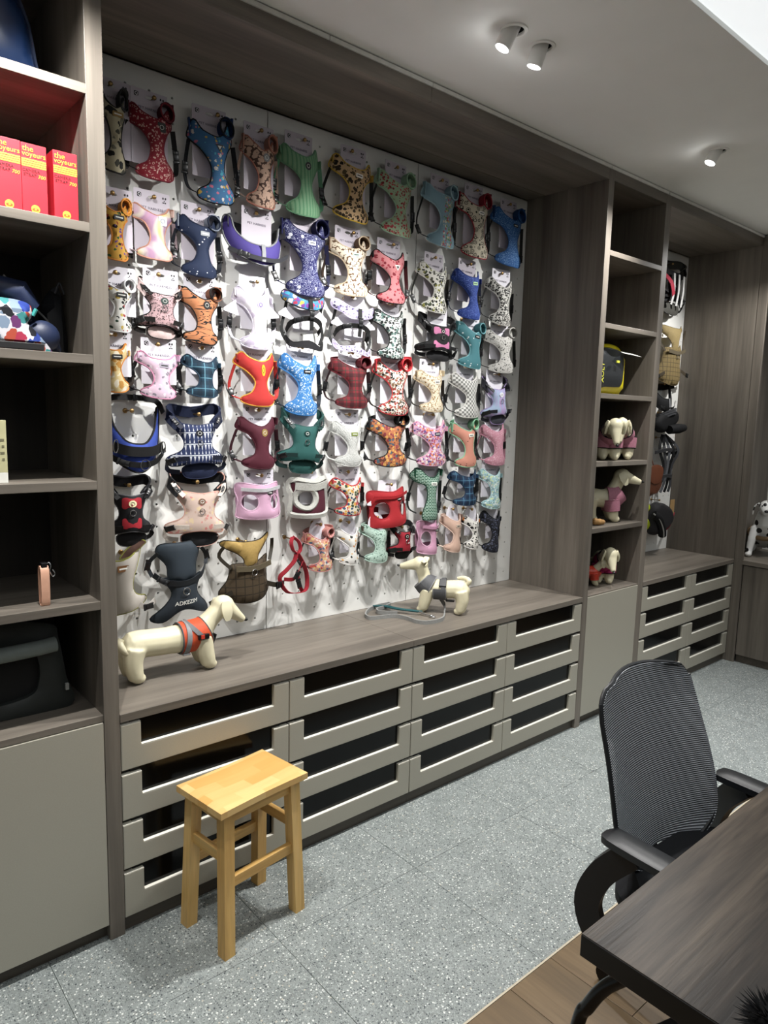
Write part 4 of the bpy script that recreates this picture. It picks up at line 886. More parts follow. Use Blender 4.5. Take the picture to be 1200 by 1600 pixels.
# ------------------------------------------------------------------ wooden stool
def stool_wood(name, axis):
    return wood(name, axis, '#b3884a', '#d2aa66', '#e2bf82', rough=0.38, fine=1.3, bump=0.05)
SW_X, SW_Z, SW_Y = stool_wood('rubberwood_x', 0), stool_wood('rubberwood_z', 2), stool_wood('rubberwood_y', 1)
def stool():
    hgt = 0.478
    r = thing('wooden_stool', 'small honey-coloured wooden stool in front of the drawers', 'stool', (0.327, -0.157, 0), (0, 0, math.radians(8)))
    hx, hy = 0.168, 0.116
    # saddle seat: long edges sweep slightly, top dips a little in the middle
    n, m = 18, 10; vs = []; fs = []
    def top(u, v): return hgt-0.008*(1-u*u)**2*(1-v*v)
    for lay in (0, 1):
        for i in range(n+1):
            for j in range(m+1):
                u, v = -1+2*i/n, -1+2*j/m
                x = hx*u; y = hy*v*(0.955+0.045*abs(u)**1.5)
                e = max(0, (max(abs(u), abs(v))-0.93)/0.07)
                z = top(u, v)-0.005*e*e if lay == 0 else hgt-0.029+0.004*e*e
                vs.append((x, y, z))
    K = (n+1)*(m+1); ix = lambda l, i, j: l*K+i*(m+1)+j
    for i in range(n):
        for j in range(m):
            fs += [(ix(0, i, j), ix(0, i+1, j), ix(0, i+1, j+1), ix(0, i, j+1)), (ix(1, i, j), ix(1, i, j+1), ix(1, i+1, j+1), ix(1, i+1, j))]
    for i in range(n): fs += [(ix(0, i, 0), ix(1, i, 0), ix(1, i+1, 0), ix(0, i+1, 0)), (ix(0, i, m), ix(0, i+1, m), ix(1, i+1, m), ix(1, i, m))]
    for j in range(m): fs += [(ix(0, 0, j), ix(0, 0, j+1), ix(1, 0, j+1), ix(1, 0, j)), (ix(0, n, j), ix(1, n, j), ix(1, n, j+1), ix(0, n, j+1))]
    # finger-jointed boards
    t = NT('finger_jointed_seat'); tc = t.oc()
    br = t.n('ShaderNodeTexBrick', ins={'Vector': tc, 'Color1': (0.0, 0, 0, 1), 'Color2': (1, 1, 1, 1), 'Mortar': (0.5, 0.5, 0.5, 1), 'Scale': 1.0, 'Mortar Size': 0.0, 'Brick Width': 0.145, 'Row Height': 0.047})
    gr = t.noise(t.oc((3, 40, 3)), 1.0, 4, 0.6, 0.8)
    cl = t.mix(t.n('ShaderNodeSeparateColor', ins={0: br.outputs[0]}).outputs[0], srgb('#c99a55'), srgb('#e6c88c'))
    SEATM = t.fin(t.mix(t.math('MULTIPLY', gr, 0.5), cl, srgb('#b98a48')), 0.36, 0, 0.45)
    MB().add(vs, fs).build('seat', SEATM, r, smooth=True, angle=50)
    tops, bots = {}, {}
    for sx in (-1, 1):
        for sy in (-1, 1):
            tp = Vector((sx*0.128, sy*0.082, hgt-0.0295)); bt = Vector((sx*0.140, sy*0.1, 0.0005)); tops[sx, sy], bots[sx, sy] = tp, bt
            h_ = 0.0185
            q = [Vector((a*h_, b*h_, 0)) for a, b in ((-1, -1), (1, -1), (1, 1), (-1, 1))]
            MB().add([bt+p for p in q]+[tp+p for p in q], [(0, 1, 2, 3), (4, 7, 6, 5)]+[(i, (i+1) % 4, (i+1) % 4+4, i+4) for i in range(4)]).build('leg', SW_Z, r)
    at = lambda k, z: bots[k].lerp(tops[k], z/(hgt-0.03))
    def bar(a, b, z, hh, th, mat, name):
        A, B = at(a, z), at(b, z); d = (B-A).normalized(); sd = d.cross(Vector((0, 0, 1))).normalized()
        MB().obox((A+B)/2, d, sd, Vector((0, 0, 1)), (B-A).length/2-0.016, th, hh, 0.0015).build(name, mat, r)
    for sy in (-1, 1):
        bar((-1, sy), (1, sy), 0.225, 0.0165, 0.009, SW_X, 'stretcher'); bar((-1, sy), (1, sy), hgt-0.048, 0.017, 0.009, SW_X, 'apron')
    for sx in (-1, 1):
        bar((sx, -1), (sx, 1), 0.305, 0.0165, 0.009, SW_Y, 'stretcher'); bar((sx, -1), (sx, 1), hgt-0.048, 0.017, 0.009, SW_Y, 'apron')
stool()
# ------------------------------------------------------------------ desk
DESKW = wood('dark_oak_x', 0, '#14100d', '#352d26', '#6a5e51', rough=0.36, fine=1.5, bump=0.5, streaks=0.95)
DESKB = plain('desk_black_edge', '#0c0c0c', 0.45)
dk = thing('desk', 'dark wood-grain desk with black edges in the lower right corner', 'desk', (1.25, -1.95, 0))
dx0, dx1, dy0, dy1 = 0.27, 2.07, -2.3, -1.416
def dpart(m, name, mat, sm=False): o = m.build(name, mat, dk, smooth=sm); o.location = (-1.25, 1.95, 0); return o
dpart(MB().box(dx0+0.001, dx1-0.001, dy0+0.001, dy1-0.001, 0.748, 0.75, 0.0006), 'top_veneer', DESKW)
dpart(MB().box(dx0, dx1, dy0, dy1, 0.708, 0.748, 0.0015), 'top_core', DESKB)
BLKM = plain('black_steel', '#121315', 0.25, 0.6, 0.5)
for x in (0.45, dx1-0.18):
    for sg in (1, -1):
        ym = (dy0+dy1)/2
        q = cr([(x, -1.262, 0.002), (x, -1.285, 0.2), (x, -1.315, 0.40), (x, -1.333, 0.445), (x, -1.359, 0.4975), (x, -1.392, 0.543), (x, -1.45, 0.60), (x, -1.54, 0.66), (x, -1.66, 0.695)], 6, False)
        if sg < 0: q = [(p[0], 2*ym-p[1], p[2]) for p in q]
        dpart(MB().tube(q, 0.014, 14), 'bent_leg', BLKM, True)
    dpart(MB().tube([(x, -1.64, 0.693), (x, dy0+dy1+1.64, 0.693)], 0.0125, 12), 'frame_rail', BLKM, True)
# fuzzy black thing on the desk
def fuzzy():
    r = thing('plush_pompom', 'black fuzzy pompom on the desk at the lower right edge', 'pompom', (0.283, -1.719, 0.7501))
    MB().ball((0, 0, 0.036), 0.034, 16, 10).build('core', cloth('#0b0c0e'), r, smooth=True)
    m = MB(); rn = random.Random(3)
    for i in range(420):
        d = Vector((rn.gauss(0, 1), rn.gauss(0, 1), rn.gauss(0, 1))).normalized()
        if d.z < -0.75: continue
        e = d.orthogonal().normalized()*0.0016; f_ = d.cross(e).normalized()*0.0016; c0 = Vector((0, 0, 0.036))+d*0.03; tip = Vector((0, 0, 0.036))+d*(0.047+rn.random()*0.012)+Vector((rn.gauss(0, .003), rn.gauss(0, .003), -0.003))
        m.add([c0+e, c0-e+f_, c0-e-f_, tip], [(0, 1, 3), (1, 2, 3), (2, 0, 3)])
    o = m.build('fur', cloth('#0b0c0e'), r); o['kind'] = 'stuff'
fuzzy()
# ------------------------------------------------------------------ office chair
def mesh_fabric():
    t = NT('ribbed_mesh'); v = t.oc(); s = t.n('ShaderNodeSeparateXYZ', ins={0: v})
    w_ = t.math('SINE', t.math('MULTIPLY', s.outputs[2], 1150.0))
    c = t.ramp(t.math('MULTIPLY_ADD', w_, 0.5, 0.5), [(0.2, '#63676d'), (0.75, '#c4c8ce')])
    t.bump(w_, 0.9, 0.003)
    return t.fin(c, 0.42, 0, 0.6)
def office_chair():
    r = thing('office_chair', 'dark grey ribbed-mesh office chair tucked under the desk', 'chair', (0.995, -1.36, 0), (0, 0, -0.0655))
    # local: +y is behind the sitter (towards the shelf wall)
    MESH = mesh_fabric(); PL = plain('chair_plastic', '#15171a', 0.42, 0, 0.5, bump=0.1); SEAT = cloth('#1a1c20')
    P = [(0, .12), (.03, .165), (.07, .2), (.14, .222), (.28, .229), (.45, .224), (.62, .216), (.8, .209), (.9, .2), (.96, .182), (.985, .165), (1, .14)]
    HP = cr(P, 5, False)
    def half(t_):       # half width along the height 0..1
        for (a, b), (c_, d) in zip(HP[:-1], HP[1:]):
            if a <= t_ <= c_+1e-9: q = (t_-a)/max(c_-a, 1e-9); return b+(d-b)*q
        return P[-1][1]
    H0, H1 = 0.50, 0.965
    def surf(u, t_):
        z = H0+(H1-H0)*t_; x = u*half(t_)
        y = 0.194+0.2232*(z-0.55)-0.0096*math.sin(math.pi*min(1, t_*1.25))-0.058*u*u*(1-0.4*t_)
        zz = z-0.012*u*u*(t_ > 0.9)
        return Vector((x, y, zz))
    n, m = 20, 44; vs = []; fs = []
    for lay in (0, 1):
        for j in range(m+1):
            for i in range(n+1):
                p = surf(-1+2*i/n, j/m); p.y += 0.0 if lay == 0 else 0.012; vs.append(p)
    K = (n+1)*(m+1); ix = lambda l, i, j: l*K+j*(n+1)+i
    for j in range(m):
        for i in range(n): fs += [(ix(0, i, j), ix(0, i+1, j), ix(0, i+1, j+1), ix(0, i, j+1)), (ix(1, i, j), ix(1, i, j+1), ix(1, i+1, j+1), ix(1, i+1, j))]
    for j in range(m): fs += [(ix(0, 0, j), ix(0, 0, j+1), ix(1, 0, j+1), ix(1, 0, j)), (ix(0, n, j), ix(1, n, j), ix(1, n, j+1), ix(0, n, j+1))]
    for i in range(n): fs += [(ix(0, i, 0), ix(1, i, 0), ix(1, i+1, 0), ix(0, i+1, 0)), (ix(0, i, m), ix(0, i+1, m), ix(1, i+1, m), ix(1, i, m))]
    bk = MB().add(vs, fs).build('backrest', MESH, r, smooth=True)
    edge = [surf(-1, j/m) for j in range(m+1)]+[surf(-1+2*i/n, 1) for i in range(1, n)]+[surf(1, j/m) for j in range(m, -1, -1)]+[surf(1-2*i/n, 0) for i in range(1, n)]
    MB().tube([p+Vector((0, 0.008, 0)) for p in edge], 0.0065, 8, closed=True).build('back_frame', PL, bk, smooth=True)
    sp = [Vector((0, 0.06, 0.40)), Vector((0, 0.19, 0.43)), Vector((0, 0.225, 0.55)), Vector((0, 0.235, 0.68)), Vector((0, 0.265, 0.8))]
    MB().ribbon(cr([tuple(p) for p in sp], 5, False), (1, 0, 0), 0.07, 0.022).build('back_spine', PL, r, smooth=True)
    # seat
    so = rrect(-0.24, 0.24, -0.25, 0.19, 0.1, 6)
    sm_ = panel(so, [], t=0.03, puff=0.045, grid=0.04); sm_.v = [(p[0], p[2], 0.455-p[1]) for p in sm_.v]
    sm_.build('seat', SEAT, r, smooth=True)
    MB().box(-0.12, 0.12, -0.12, 0.12, 0.37, 0.435, 0.012).build('seat_mechanism', PL, r)
    for s in (-1, 1):
        pad = [(-0.036, 0.13), (-0.026, 0.158), (0.006, 0.165), (0.032, 0.14), (0.034, -0.02), (0.03, -0.1), (0.01, -0.13), (-0.02, -0.125), (-0.034, -0.08)]
        o = cr([(s*(0.265+p[0]), p[1]) for p in pad], 4)
        pm_ = panel(o, [], t=0.02, puff=0.008, grid=0.025); pm_.v = [(p[0], p[2], 0.632-p[1]) for p in pm_.v]
        ar = pm_.build('armrest', PL, r, smooth=True, angle=60)
        q = cr([(s*0.27, 0.09, 0.62), (s*0.285, 0.155, 0.54), (s*0.295, 0.18, 0.45), (s*0.285, 0.13, 0.37), (s*0.2, 0.05, 0.355), (s*0.1, 0.0, 0.37)], 5, False)
        MB().ribbon(q, [(0.25*s, 1, 0)]*len(q), 0.062, 0.026).build('arm_support', PL, r, smooth=True, angle=30)
    MB().lathe([(0.028, 0.1), (0.028, 0.24), (0.02, 0.24), (0.02, 0.38)], 18).build('gas_lift', BLKM, r, smooth=True)
    for k in range(5):
        a = 2*math.pi*k/5+0.3; d = Vector((math.cos(a), math.sin(a), 0))
        lg = MB().ribbon([d*0.02+Vector((0, 0, 0.115)), d*0.16+Vector((0, 0, 0.1)), d*0.3+Vector((0, 0, 0.075))], (0, 0, 1), [0.045, 0.035, 0.025], 0.04).build('base_arm', PL, r)
        sd = d.cross(Vector((0, 0, 1)))
        cs = MB()
        for q_ in (-1, 1):
            M = Matrix.Translation(d*0.3+sd*q_*0.016+Vector((0, 0, 0.0305))) @ sd.to_track_quat('Z', 'Y').to_matrix().to_4x4()
            cs.lathe([(0.01, -0.009), (0.028, -0.009), (0.03, 0), (0.028, 0.009), (0.01, 0.009)], 16, M)
        cs.tube([d*0.3+Vector((0, 0, 0.03)), d*0.3+Vector((0, 0, 0.075))], 0.008, 8); cs.build('caster', BLKM, lg, smooth=True)
office_chair()
# ------------------------------------------------------------------ stuffed dog mannequins
LEATH = plain('cream_leatherette', '#d3ccae', 0.42, 0, 0.45, var=0.05, bump=0.12, scale=18)
NOSE = plain('nose_black', '#0a0a0a', 0.3)
def blob(parts, name, mat, parent, vox=0.0045):
    """limbs fused into one continuous skin"""
    o = joinmb(*parts).build(name, mat, parent)
    md = o.modifiers.new('fuse', 'REMESH'); md.mode = 'VOXEL'; md.voxel_size = vox; md.use_smooth_shade = True
    sm = o.modifiers.new('soften', 'SMOOTH'); sm.iterations = 7; sm.factor = 0.6
    return o
def mannequin(label, loc, rz, L, H, head_yaw=0.0, head_pitch=0.0, tail='curl', flop=True, group='cream dog mannequins', lean=0.0):
    r = thing('dog_mannequin', label, 'mannequin', loc, (0, 0, rz), group)
    R = 0.29*H; zb = H-R
    P = []
    P.append(MB().tube(cr([(-.32*R, 0, zb), (.1*L, 0, zb+.02*H), (.5*L, 0, zb-.01*H), (.92*L, 0, zb), (L+.55*R, 0, zb+.12*R)], 4, False), [.62*R]+[R*.95]*4+[R*.94]*4+[R*.98]*4+[R*1.0]*3+[.66*R], 14))
    P.append(MB().ball((0.02*L, 0, zb-.05*R), R*1.02, 14, 10)); P.append(MB().ball((L*.97, 0, zb), R*1.0, 14, 10))
    for hx, kind in ((0.0, 'h'), (L, 'f')):
        for s in (-1, 1):
            y = s*.52*R
            if kind == 'h': pts = [(hx-.05*R, y, zb), (hx-.22*R, y*1.1, zb*.62), (hx-.12*R, y*1.15, zb*.3), (hx-.05*R, y*1.15, .36*R)]
            else: pts = [(hx-.05*R, y, zb), (hx+.12*R, y*1.1, zb*.6), (hx+.3*R, y*1.15, zb*.3), (hx+.36*R, y*1.15, .36*R)]
            q = cr(pts, 4, False); P.append(MB().tube(q, [R*(.74-.26*i/(len(q)-1)) for i in range(len(q))], 12))
            P.append(MB().ball((pts[-1][0]+.16*R, pts[-1][1], .36*R), (.52*R, .40*R, .36*R), 12, 8))
    nb = Vector((L+.15*R, 0, zb+.35*R))
    Mh = Matrix.Rotation(head_yaw, 4, 'Z') @ Matrix.Rotation(head_pitch, 4, 'Y')
    def hp(x, y, z): return nb+Mh @ Vector((x*H, y*H, z*H))
    hc = hp(.40, 0, .50)
    P.append(MB().tube([nb-Vector((.3*R, 0, .3*R)), nb, hp(.16, 0, .22), hp(.34, 0, .44)], [R*.95, R*.86, R*.66, R*.66], 14))
    P.append(MB().ball(hc, (R*.86, R*.74, R*.78), 14, 10, Mh))
    P.append(MB().tube([hp(.42, 0, .5), hp(.62, 0, .38), hp(.82, 0, .26), hp(.93, 0, .20)], [R*.72, R*.54, R*.36, R*.27], 14))
    blob(P, 'body', LEATH, r, vox=max(0.0032, H*0.024))
    MB().ball(hp(.985, 0, .205), (R*.16, R*.17, R*.13), 10, 8, Mh).build('nose', NOSE, r, smooth=True)
    for s in (-1, 1):
        c0 = hp(.34, s*.19, .62); tip = hp(.42 if flop else .2, s*.26, .24 if flop else .62)
        mid = (c0+tip)/2+Mh @ Vector((.0, s*.03*H, .01*H))
        MB().ribbon(cr([tuple(c0), tuple(mid), tuple(tip)], 5, False), [Mh @ Vector((1, 0, .25))]*11, [R*(.25+.55*math.sin(math.pi*min(1, .12+k/11.5))) for k in range(11)], R*.2).build('ear', LEATH, r, smooth=True, angle=80)
    tl = {'curl': [(-.75*R, 0, zb+.62*R), (-.9*R, -.1*R, zb+.3*R), (-.7*R, -.65*R, zb-.1*R), (-.2*R, -1.0*R, zb-.3*R)], 'up': [(-.5*R, 0, zb+.5*R), (-.8*R, 0, zb+.95*R), (-.3*R, -.3*R, zb+1.2*R), (.4*R, -.4*R, zb+1.12*R)]}[tail]
    q = cr(tl, 5, False); MB().tube(q, [R*.3*(1-.75*abs(k/(len(q)-1)-.35)) for k in range(len(q))], 10).build('tail', LEATH, r, smooth=True)
    return r, (L, H, R, zb, nb, hp)
def shell(root, name, mat, pts, rad, n=24, a0=0, a1=360, th=0.003, edge=None, pr=0.0028):
    """garment wrapped round a limb: pts = axis points, rad = radii; open tube with thickness"""
    P = [Vector(p) for p in pts]; m = len(P); vs = []; fs = []
    rs = rad if isinstance(rad, list) else [rad]*m
    rows = []
    for i in range(m):
        T = (P[min(i+1, m-1)]-P[max(i-1, 0)]).normalized(); U = Vector((0, 1, 0)); V = T.cross(U).normalized(); U = V.cross(T)
        rows.append([(P[i], U, V, rs[i])])
    k_ = n+1
    for off in (0, th):
        for i in range(m):
            p, U, V, rr = rows[i][0]
            for k in range(k_):
                a = math.radians(a0+(a1-a0)*k/n); vs.append(p+(U*math.cos(a)+V*math.sin(a))*(rr+off))
    K = m*k_
    for i in range(m-1):
        for k in range(n):
            a, b, c, d = i*k_+k, i*k_+k+1, (i+1)*k_+k+1, (i+1)*k_+k
            fs += [(a, b, c, d), (K+a, K+d, K+c, K+b)]
    for k in range(n): fs += [(k, K+k, K+k+1, k+1), ((m-1)*k_+k, (m-1)*k_+k+1, K+(m-1)*k_+k+1, K+(m-1)*k_+k)]
    o = MB().add(vs, fs).build(name, mat, root, smooth=True, angle=60)
    if edge is not None:
        for i in (0, m-1):
            p, U, V, rr = rows[i][0]
            MB().tube([p+(U*math.cos(math.radians(a0+(a1-a0)*k/n))+V*math.sin(math.radians(a0+(a1-a0)*k/n)))*(rr+th/2) for k in range(n+1)], pr, 6).build('piping', edge, o, smooth=True)
    return o
GREYS = cloth('#8f9092', 0.5); ORA = cloth('#e0501a', 0.6)
# dog with the orange harness
r, (L, H, R, zb, nb, hp) = mannequin('cream dog mannequin in an orange and grey harness on the left of the worktop', (0.134, 0.235, HT), math.radians(-2), 0.235, 0.172, head_pitch=0.16)
shell(r, 'harness_vest', ORA, [(L*.66, 0, zb), (L*.8, 0, zb), (L*.98, 0, zb+.05*R), (L+.42*R, 0, zb+.28*R)], [R*1.05, R*1.07, R*1.08, R*1.0], edge=cloth('#5c5e60'))
def hoop(root, c, T, rad, w, mat, name, n=28):
    c = Vector(c); T = Vector(T).normalized(); U = Vector((0, 1, 0)); V = T.cross(U).normalized(); U = V.cross(T)
    return MB().ribbon([c+(U*math.cos(2*math.pi*k/n)+V*math.sin(2*math.pi*k/n))*rad for k in range(n)], tuple(T), w, 0.003, closed=True).build(name, mat, root, smooth=True)
hb = hoop(r, (L*.74, 0, zb-.02*R), (1, 0, -.12), R*1.16, 0.017, GREYS, 'girth_strap')
MB().box(L*.74-.016, L*.74+.012, -R*.5-.012, -R*.5+.012, zb-R*1.14, zb-R*.98, .003).build('buckle', STEEL, hb)
h2 = hoop(r, (L*.93, 0, zb+.22*R), (.75, 0, .66), R*1.2, 0.015, GREYS, 'neck_strap')
MB().obox((L*.95, -R*1.18, zb+.18*R), (1, 0, 0), (0, 1, 0), (0, 0, 1), .02, .006, .009, .002).build('buckle', PLAST, h2)
MB().obox((L*.93, -R*1.26, zb+.19*R), (1, 0, 0), (0, 1, 0), (0, 0, 1), .007, .003, .008, .002).build('release_button', plain('red_plastic', '#c43a2a', 0.4), h2)
MB().obox((L+.92*R, 0, zb-.55*R), (.4, 0, 1), (0, 1, 0), (1, 0, -.4), .024, .016, .005, .002).build('chest_tab', PLAST, r)
# dog with the grey harness
r, (L, H, R, zb, nb, hp) = mannequin('cream dog mannequin in a grey harness facing the wall, leash at its feet', (1.648, 0.165, HT), math.radians(128), 0.155, 0.158, head_pitch=-0.34, tail='up', flop=False)
GH = cloth('#5f6063', 0.6)
shell(r, 'harness_collar', GH, [(L*.9, 0, zb+.1*R), (L+.3*R, 0, zb+.42*R), (L+.62*R, 0, zb+.75*R)], [R*1.16, R*1.08, R*.98], edge=GREYS)
shell(r, 'harness_belly', GH, [(L*.42, 0, zb), (L*.8, 0, zb)], R*1.06, a0=170, a1=370, edge=GREYS)
hg = hoop(r, (L*.5, 0, zb), (1, 0, -.06), R*1.12, 0.02, GH, 'girth_strap')
MB().obox((L*.52, R*.75, zb+R*.78), (1, 0, 0), (0, 1, -1), (0, 1, 1), .017, .02, .006, .002).build('buckle', PLAST, hg)
MB().obox((L*.3, R*.35, zb-R*1.1), (1, 0, 0), (0, 1, 0), (0, 0, 1), .02, .01, .004, .002).build('strap_end', PLAST, r)
# leash on the worktop
LZ = HT+0.0088
path = [(1.572, 0.19), (1.489, 0.125), (1.401, 0.127), (1.372, 0.17), (1.372, 0.235), (1.35, 0.29), (1.293, 0.31), (1.24, 0.33), (1.25, 0.375), (1.31, 0.43), (1.38, 0.462), (1.45, 0.468), (1.46, 0.445), (1.41, 0.42), (1.35, 0.41), (1.325, 0.375), (1.35, 0.335), (1.385, 0.31)]
full = [(1.575, 0.275, HT+0.125), (1.60, 0.262, HT+0.075), (1.615, 0.235, HT+0.03)]+[(p[0], p[1], LZ+(0.004 if i > 11 else 0)) for i, p in enumerate(path)]
q = cr(full, 6, False)
le = thing('dog_leash', 'grey flat dog leash looped on the worktop beside the grey-harness dog', 'leash', (1.4, 0.3, HT))
MB().ribbon([Vector(p)-Vector((1.4, 0.3, HT)) for p in q], [(0, 0, 1)]*len(q), 0.017, 0.006).build('webbing', cloth('#9a9b98', 0.7), le, smooth=True)
MB().box(-.035, -.01, .03, .06, .0005, .0135, .002).build('keeper', cloth('#6a6a68'), le)
tl = thing('dog_leash', 'dark teal leash with steel clip lying across the grey leash', 'leash', (1.42, 0.35, HT))
q = cr([(1.367, 0.45, HT+.016), (1.401, 0.42, HT+.018), (1.414, 0.346, HT+.02), (1.445, 0.291, HT+.019), (1.475, 0.253, HT+.017)], 6, False)
for dx in (-0.007, 0.007): MB().tube([Vector(p)-Vector((1.42-dx, 0.35+dx, HT)) for p in q], 0.005, 8).build('cord', cloth('#1f5a5e', .6), tl, smooth=True)
MB().tube([(.052, -.095, .016), (.064, -.125, .010), (.07, -.15, .008)], 0.0045, 8).build('swivel', STEEL, tl, smooth=True)
MB().tube([(.07+.009*math.cos(k*math.pi/7), -.163+.014*math.sin(k*math.pi/7), .008) for k in range(14)], .0028, 6, closed=True).build('clip', STEEL, tl, smooth=True)

# mannequins in the shelf column
PINK = cloth('#c98297'); HOT = cloth('#c41f73'); REDV = plain('red_vinyl', '#c2402f', 0.25); BLK = cloth('#141216')
def dress(r, d, mat, edge, lo=.55, hi=.6):
    L, H, R, zb, nb, hp = d
    shell(r, 'jacket', mat, [(L*lo, 0, zb), (L*.8, 0, zb), (L, 0, zb), (L+.55*R, 0, zb+.3*R), (L+(hi+.35)*R, 0, zb+(.3+hi*.5)*R)], [R*1.1, R*1.13, R*1.15, R*1.1, R*.95], edge=edge)
    for sd in (-1, 1): shell(r, 'sleeve', mat, [(L+.05*R, sd*.55*R, zb-.1*R), (L+.16*R, sd*.58*R, zb*.66), (L+.2*R, sd*.6*R, zb*.5)], [R*.82, R*.76, R*.7], edge=edge)
z4, z5, z6 = SHELF_Z[3], SHELF_Z[4], 0.716
r, d = mannequin('cream dog mannequin in a pink jacket, right-hand one on the upper mannequin shelf', (2.91, 0.135, z4), math.radians(-150), 0.10, 0.18, head_yaw=-0.1, head_pitch=0.5); dress(r, d, PINK, BLK)
r, d = mannequin('cream dog mannequin in a pink jacket, partly hidden left one on the upper mannequin shelf', (2.755, 0.145, z4), math.radians(-140), 0.10, 0.18, head_yaw=0.1, head_pitch=0.55); dress(r, d, PINK, BLK)
r, d = mannequin('cream dog mannequin in a pink harness with raised head on the middle shelf', (2.70, 0.18, z5), math.radians(-42), 0.10, 0.185, head_pitch=-0.22); dress(r, d, PINK, cloth('#b9718a'), .85, .7)
r, d = mannequin('cream dog mannequin in a magenta scarf on the lowest open shelf', (2.87, 0.20, z6), math.radians(-138), 0.10, 0.17, head_yaw=0.15, head_pitch=0.45); dress(r, d, HOT, BLK, .9, .8)
r, d = mannequin('small cream dog mannequin in a red vinyl coat on the lowest open shelf', (2.645, 0.19, z6), math.radians(-50), 0.075, 0.105, head_pitch=0.1); dress(r, d, REDV, REDV, .2, .3)
tp = thing('plush_toy', 'small tan plush toy lying at the left of the middle mannequin shelf', 'toy', (2.60, 0.06, z5))
blob([MB().ball((0, 0, .018), (.03, .02, .018)), MB().ball((.028, -.006, .016), (.016, .014, .015)), MB().ball((-.03, .004, .022), (.02, .018, .02))], 'body', cloth('#b88a4c'), tp, .004)
MB().ball((.043, -.01, .016), (.004, .004, .003), 8, 6).build('nose', NOSE, tp, smooth=True)

# ------------------------------------------------------------------ dalmatian figure in the corner
def dalm():
    t = NT('dalmatian'); v = t.oc(); vo = t.voro(v, 17, .9)
    DAL = t.fin(t.mix(t.math('LESS_THAN', vo.outputs['Distance'], 0.33), srgb('#d9d9d6'), srgb('#0e0e10')), 0.35, 0, .5)
    r = thing('dalmatian_figure', 'black-spotted white dog figure on the counter at the right edge', 'figure', (4.52, -0.055, HT), (0, 0, math.radians(-158)))
    P = [MB().tube([(-.12, 0, .10), (-.02, 0, .17), (.04, 0, .25), (.06, 0, .31)], [.075, .085, .065, .05], 14), MB().ball((.085, 0, .35), (.055, .048, .05)),
         MB().tube([(.09, 0, .345), (.15, 0, .325), (.165, 0, .322)], [.04, .03, .022], 12)]
    for s in (-1, 1):
        P.append(MB().tube([(.04, s*.05, .2), (.07, s*.07, .12), (.085, s*.08, .05), (.09, s*.082, .022)], [.036, .028, .022, .022], 12)); P.append(MB().ball((.115, s*.085, .018), (.036, .024, .018)))
        P.append(MB().ball((-.06, s*.07, .06), (.07, .035, .055))); P.append(MB().ball((.0, s*.09, .018), (.045, .022, .018)))
    blob(P, 'body', DAL, r, .005)
    for s in (-1, 1):
        MB().ribbon(cr([(.07, s*.045, .375), (.06, s*.072, .35), (.065, s*.08, .29)], 5, False), [(1, 0, 0)]*11, [.02+.02*math.sin(math.pi*k/10) for k in range(11)], .008).build('ear', DAL, r, smooth=True, angle=80)
        MB().ball((.125, s*.024, .362), .006, 8, 6).build('eye', NOSE, r, smooth=True)
    MB().ball((.186, 0, .332), (.012, .014, .01), 10, 8).build('nose', NOSE, r, smooth=True)
    MB().tube([(-.005+.09*math.cos(a), .088*math.sin(a), .165-.035*math.cos(a)) for a in [2*math.pi*k/24 for k in range(24)]], .016, 10, closed=True).build('chest_band', cloth('#8a6f4c'), r, smooth=True)
dalm()
# ------------------------------------------------------------------ goods in the far bay
harness(('sport', 3.865, 2.352, 0.34, 0.345, 'black harness with three white stripes and a red strap high in the far bay', ('solid', '#131316'), '#0f0f11', '#4b4a44', '#101012', None, 'n', 'back'), 101)
last = [o for o in bpy.data.objects if o.name.startswith('dog_harness') and o.parent is None][-1]
last = max((o for o in bpy.data.objects if o.get('label', '').startswith('black harness with three white')), key=lambda o: 1)
for k in (-1, 0, 1): MB().ribbon(cr([(k*.06, -.108, .05), (k*.055, -.118, .14), (k*.06, -.112, .25)], 4, False), (1, 0, 0), .02, .003).build('white_stripe', cloth('#d4d4d2'), last, smooth=True)
MB().ribbon(cr([(-.17, -.09, .24), (-.12, -.13, .18), (-.06, -.12, .11)], 4, False), (1, 0, .5), .035, .004).build('red_strap', cloth('#b3243f'), last, smooth=True)
harness(('tactical', 3.925, 1.885, 0.36, 0.40, 'tan tactical harness with webbing rows in the far bay', ('grid', '#8a7648', '#5d4f30', 34), '#6a5936', '#9a8654', '#4a4030', None, 'n', 'back'), 102)
harness(('saddle', 3.88, 1.69, 0.27, 0.22, 'plain black harness below the tan tactical harness', ('solid', '#141518'), '#0e0e10', '#0e0e10', '#0e0e10', '#141414', 'n', 'back'), 3)
def hang(name, label, cat, x, z): return thing(name, label, cat, (x, D, z))
BK = cloth('#111215'); GY = cloth('#4a4b4f'); 
m = hang('dog_muzzle', 'black padded dog muzzle with rounded bar in the far bay', 'muzzle', 3.93, 1.565)
panel(cr([(-.16, .04), (-.14, .1), (-.02, .15), (.1, .15), (.12, .08), (.02, .02), (-.1, .0)], 5), [], .02, lambda a, b: -.08+.2*a*a, .02).build('cup', BK, m, smooth=True)
MB().tube([(-.04, -.115, .02), (.06, -.13, .03), (.15, -.12, .035)], [.03, .034, .026], 12).build('padded_bar', BK, m, smooth=True)
for k in range(3): MB().ribbon(cr([(-.15, -.06, .07+k*.02), (0, -.12, .13+k*.015), (.12, -.07, .12+k*.02)], 5, False), (0, 0, 1), .012, .004).build('strap', GY, m, smooth=True)
peg_hook(3.93, 1.70, 'black padded dog muzzle in the far bay')
m = hang('dog_leash', 'bundle of black and grey leashes hanging in the far bay', 'leash', 3.93, 1.15)
rn = random.Random(5)
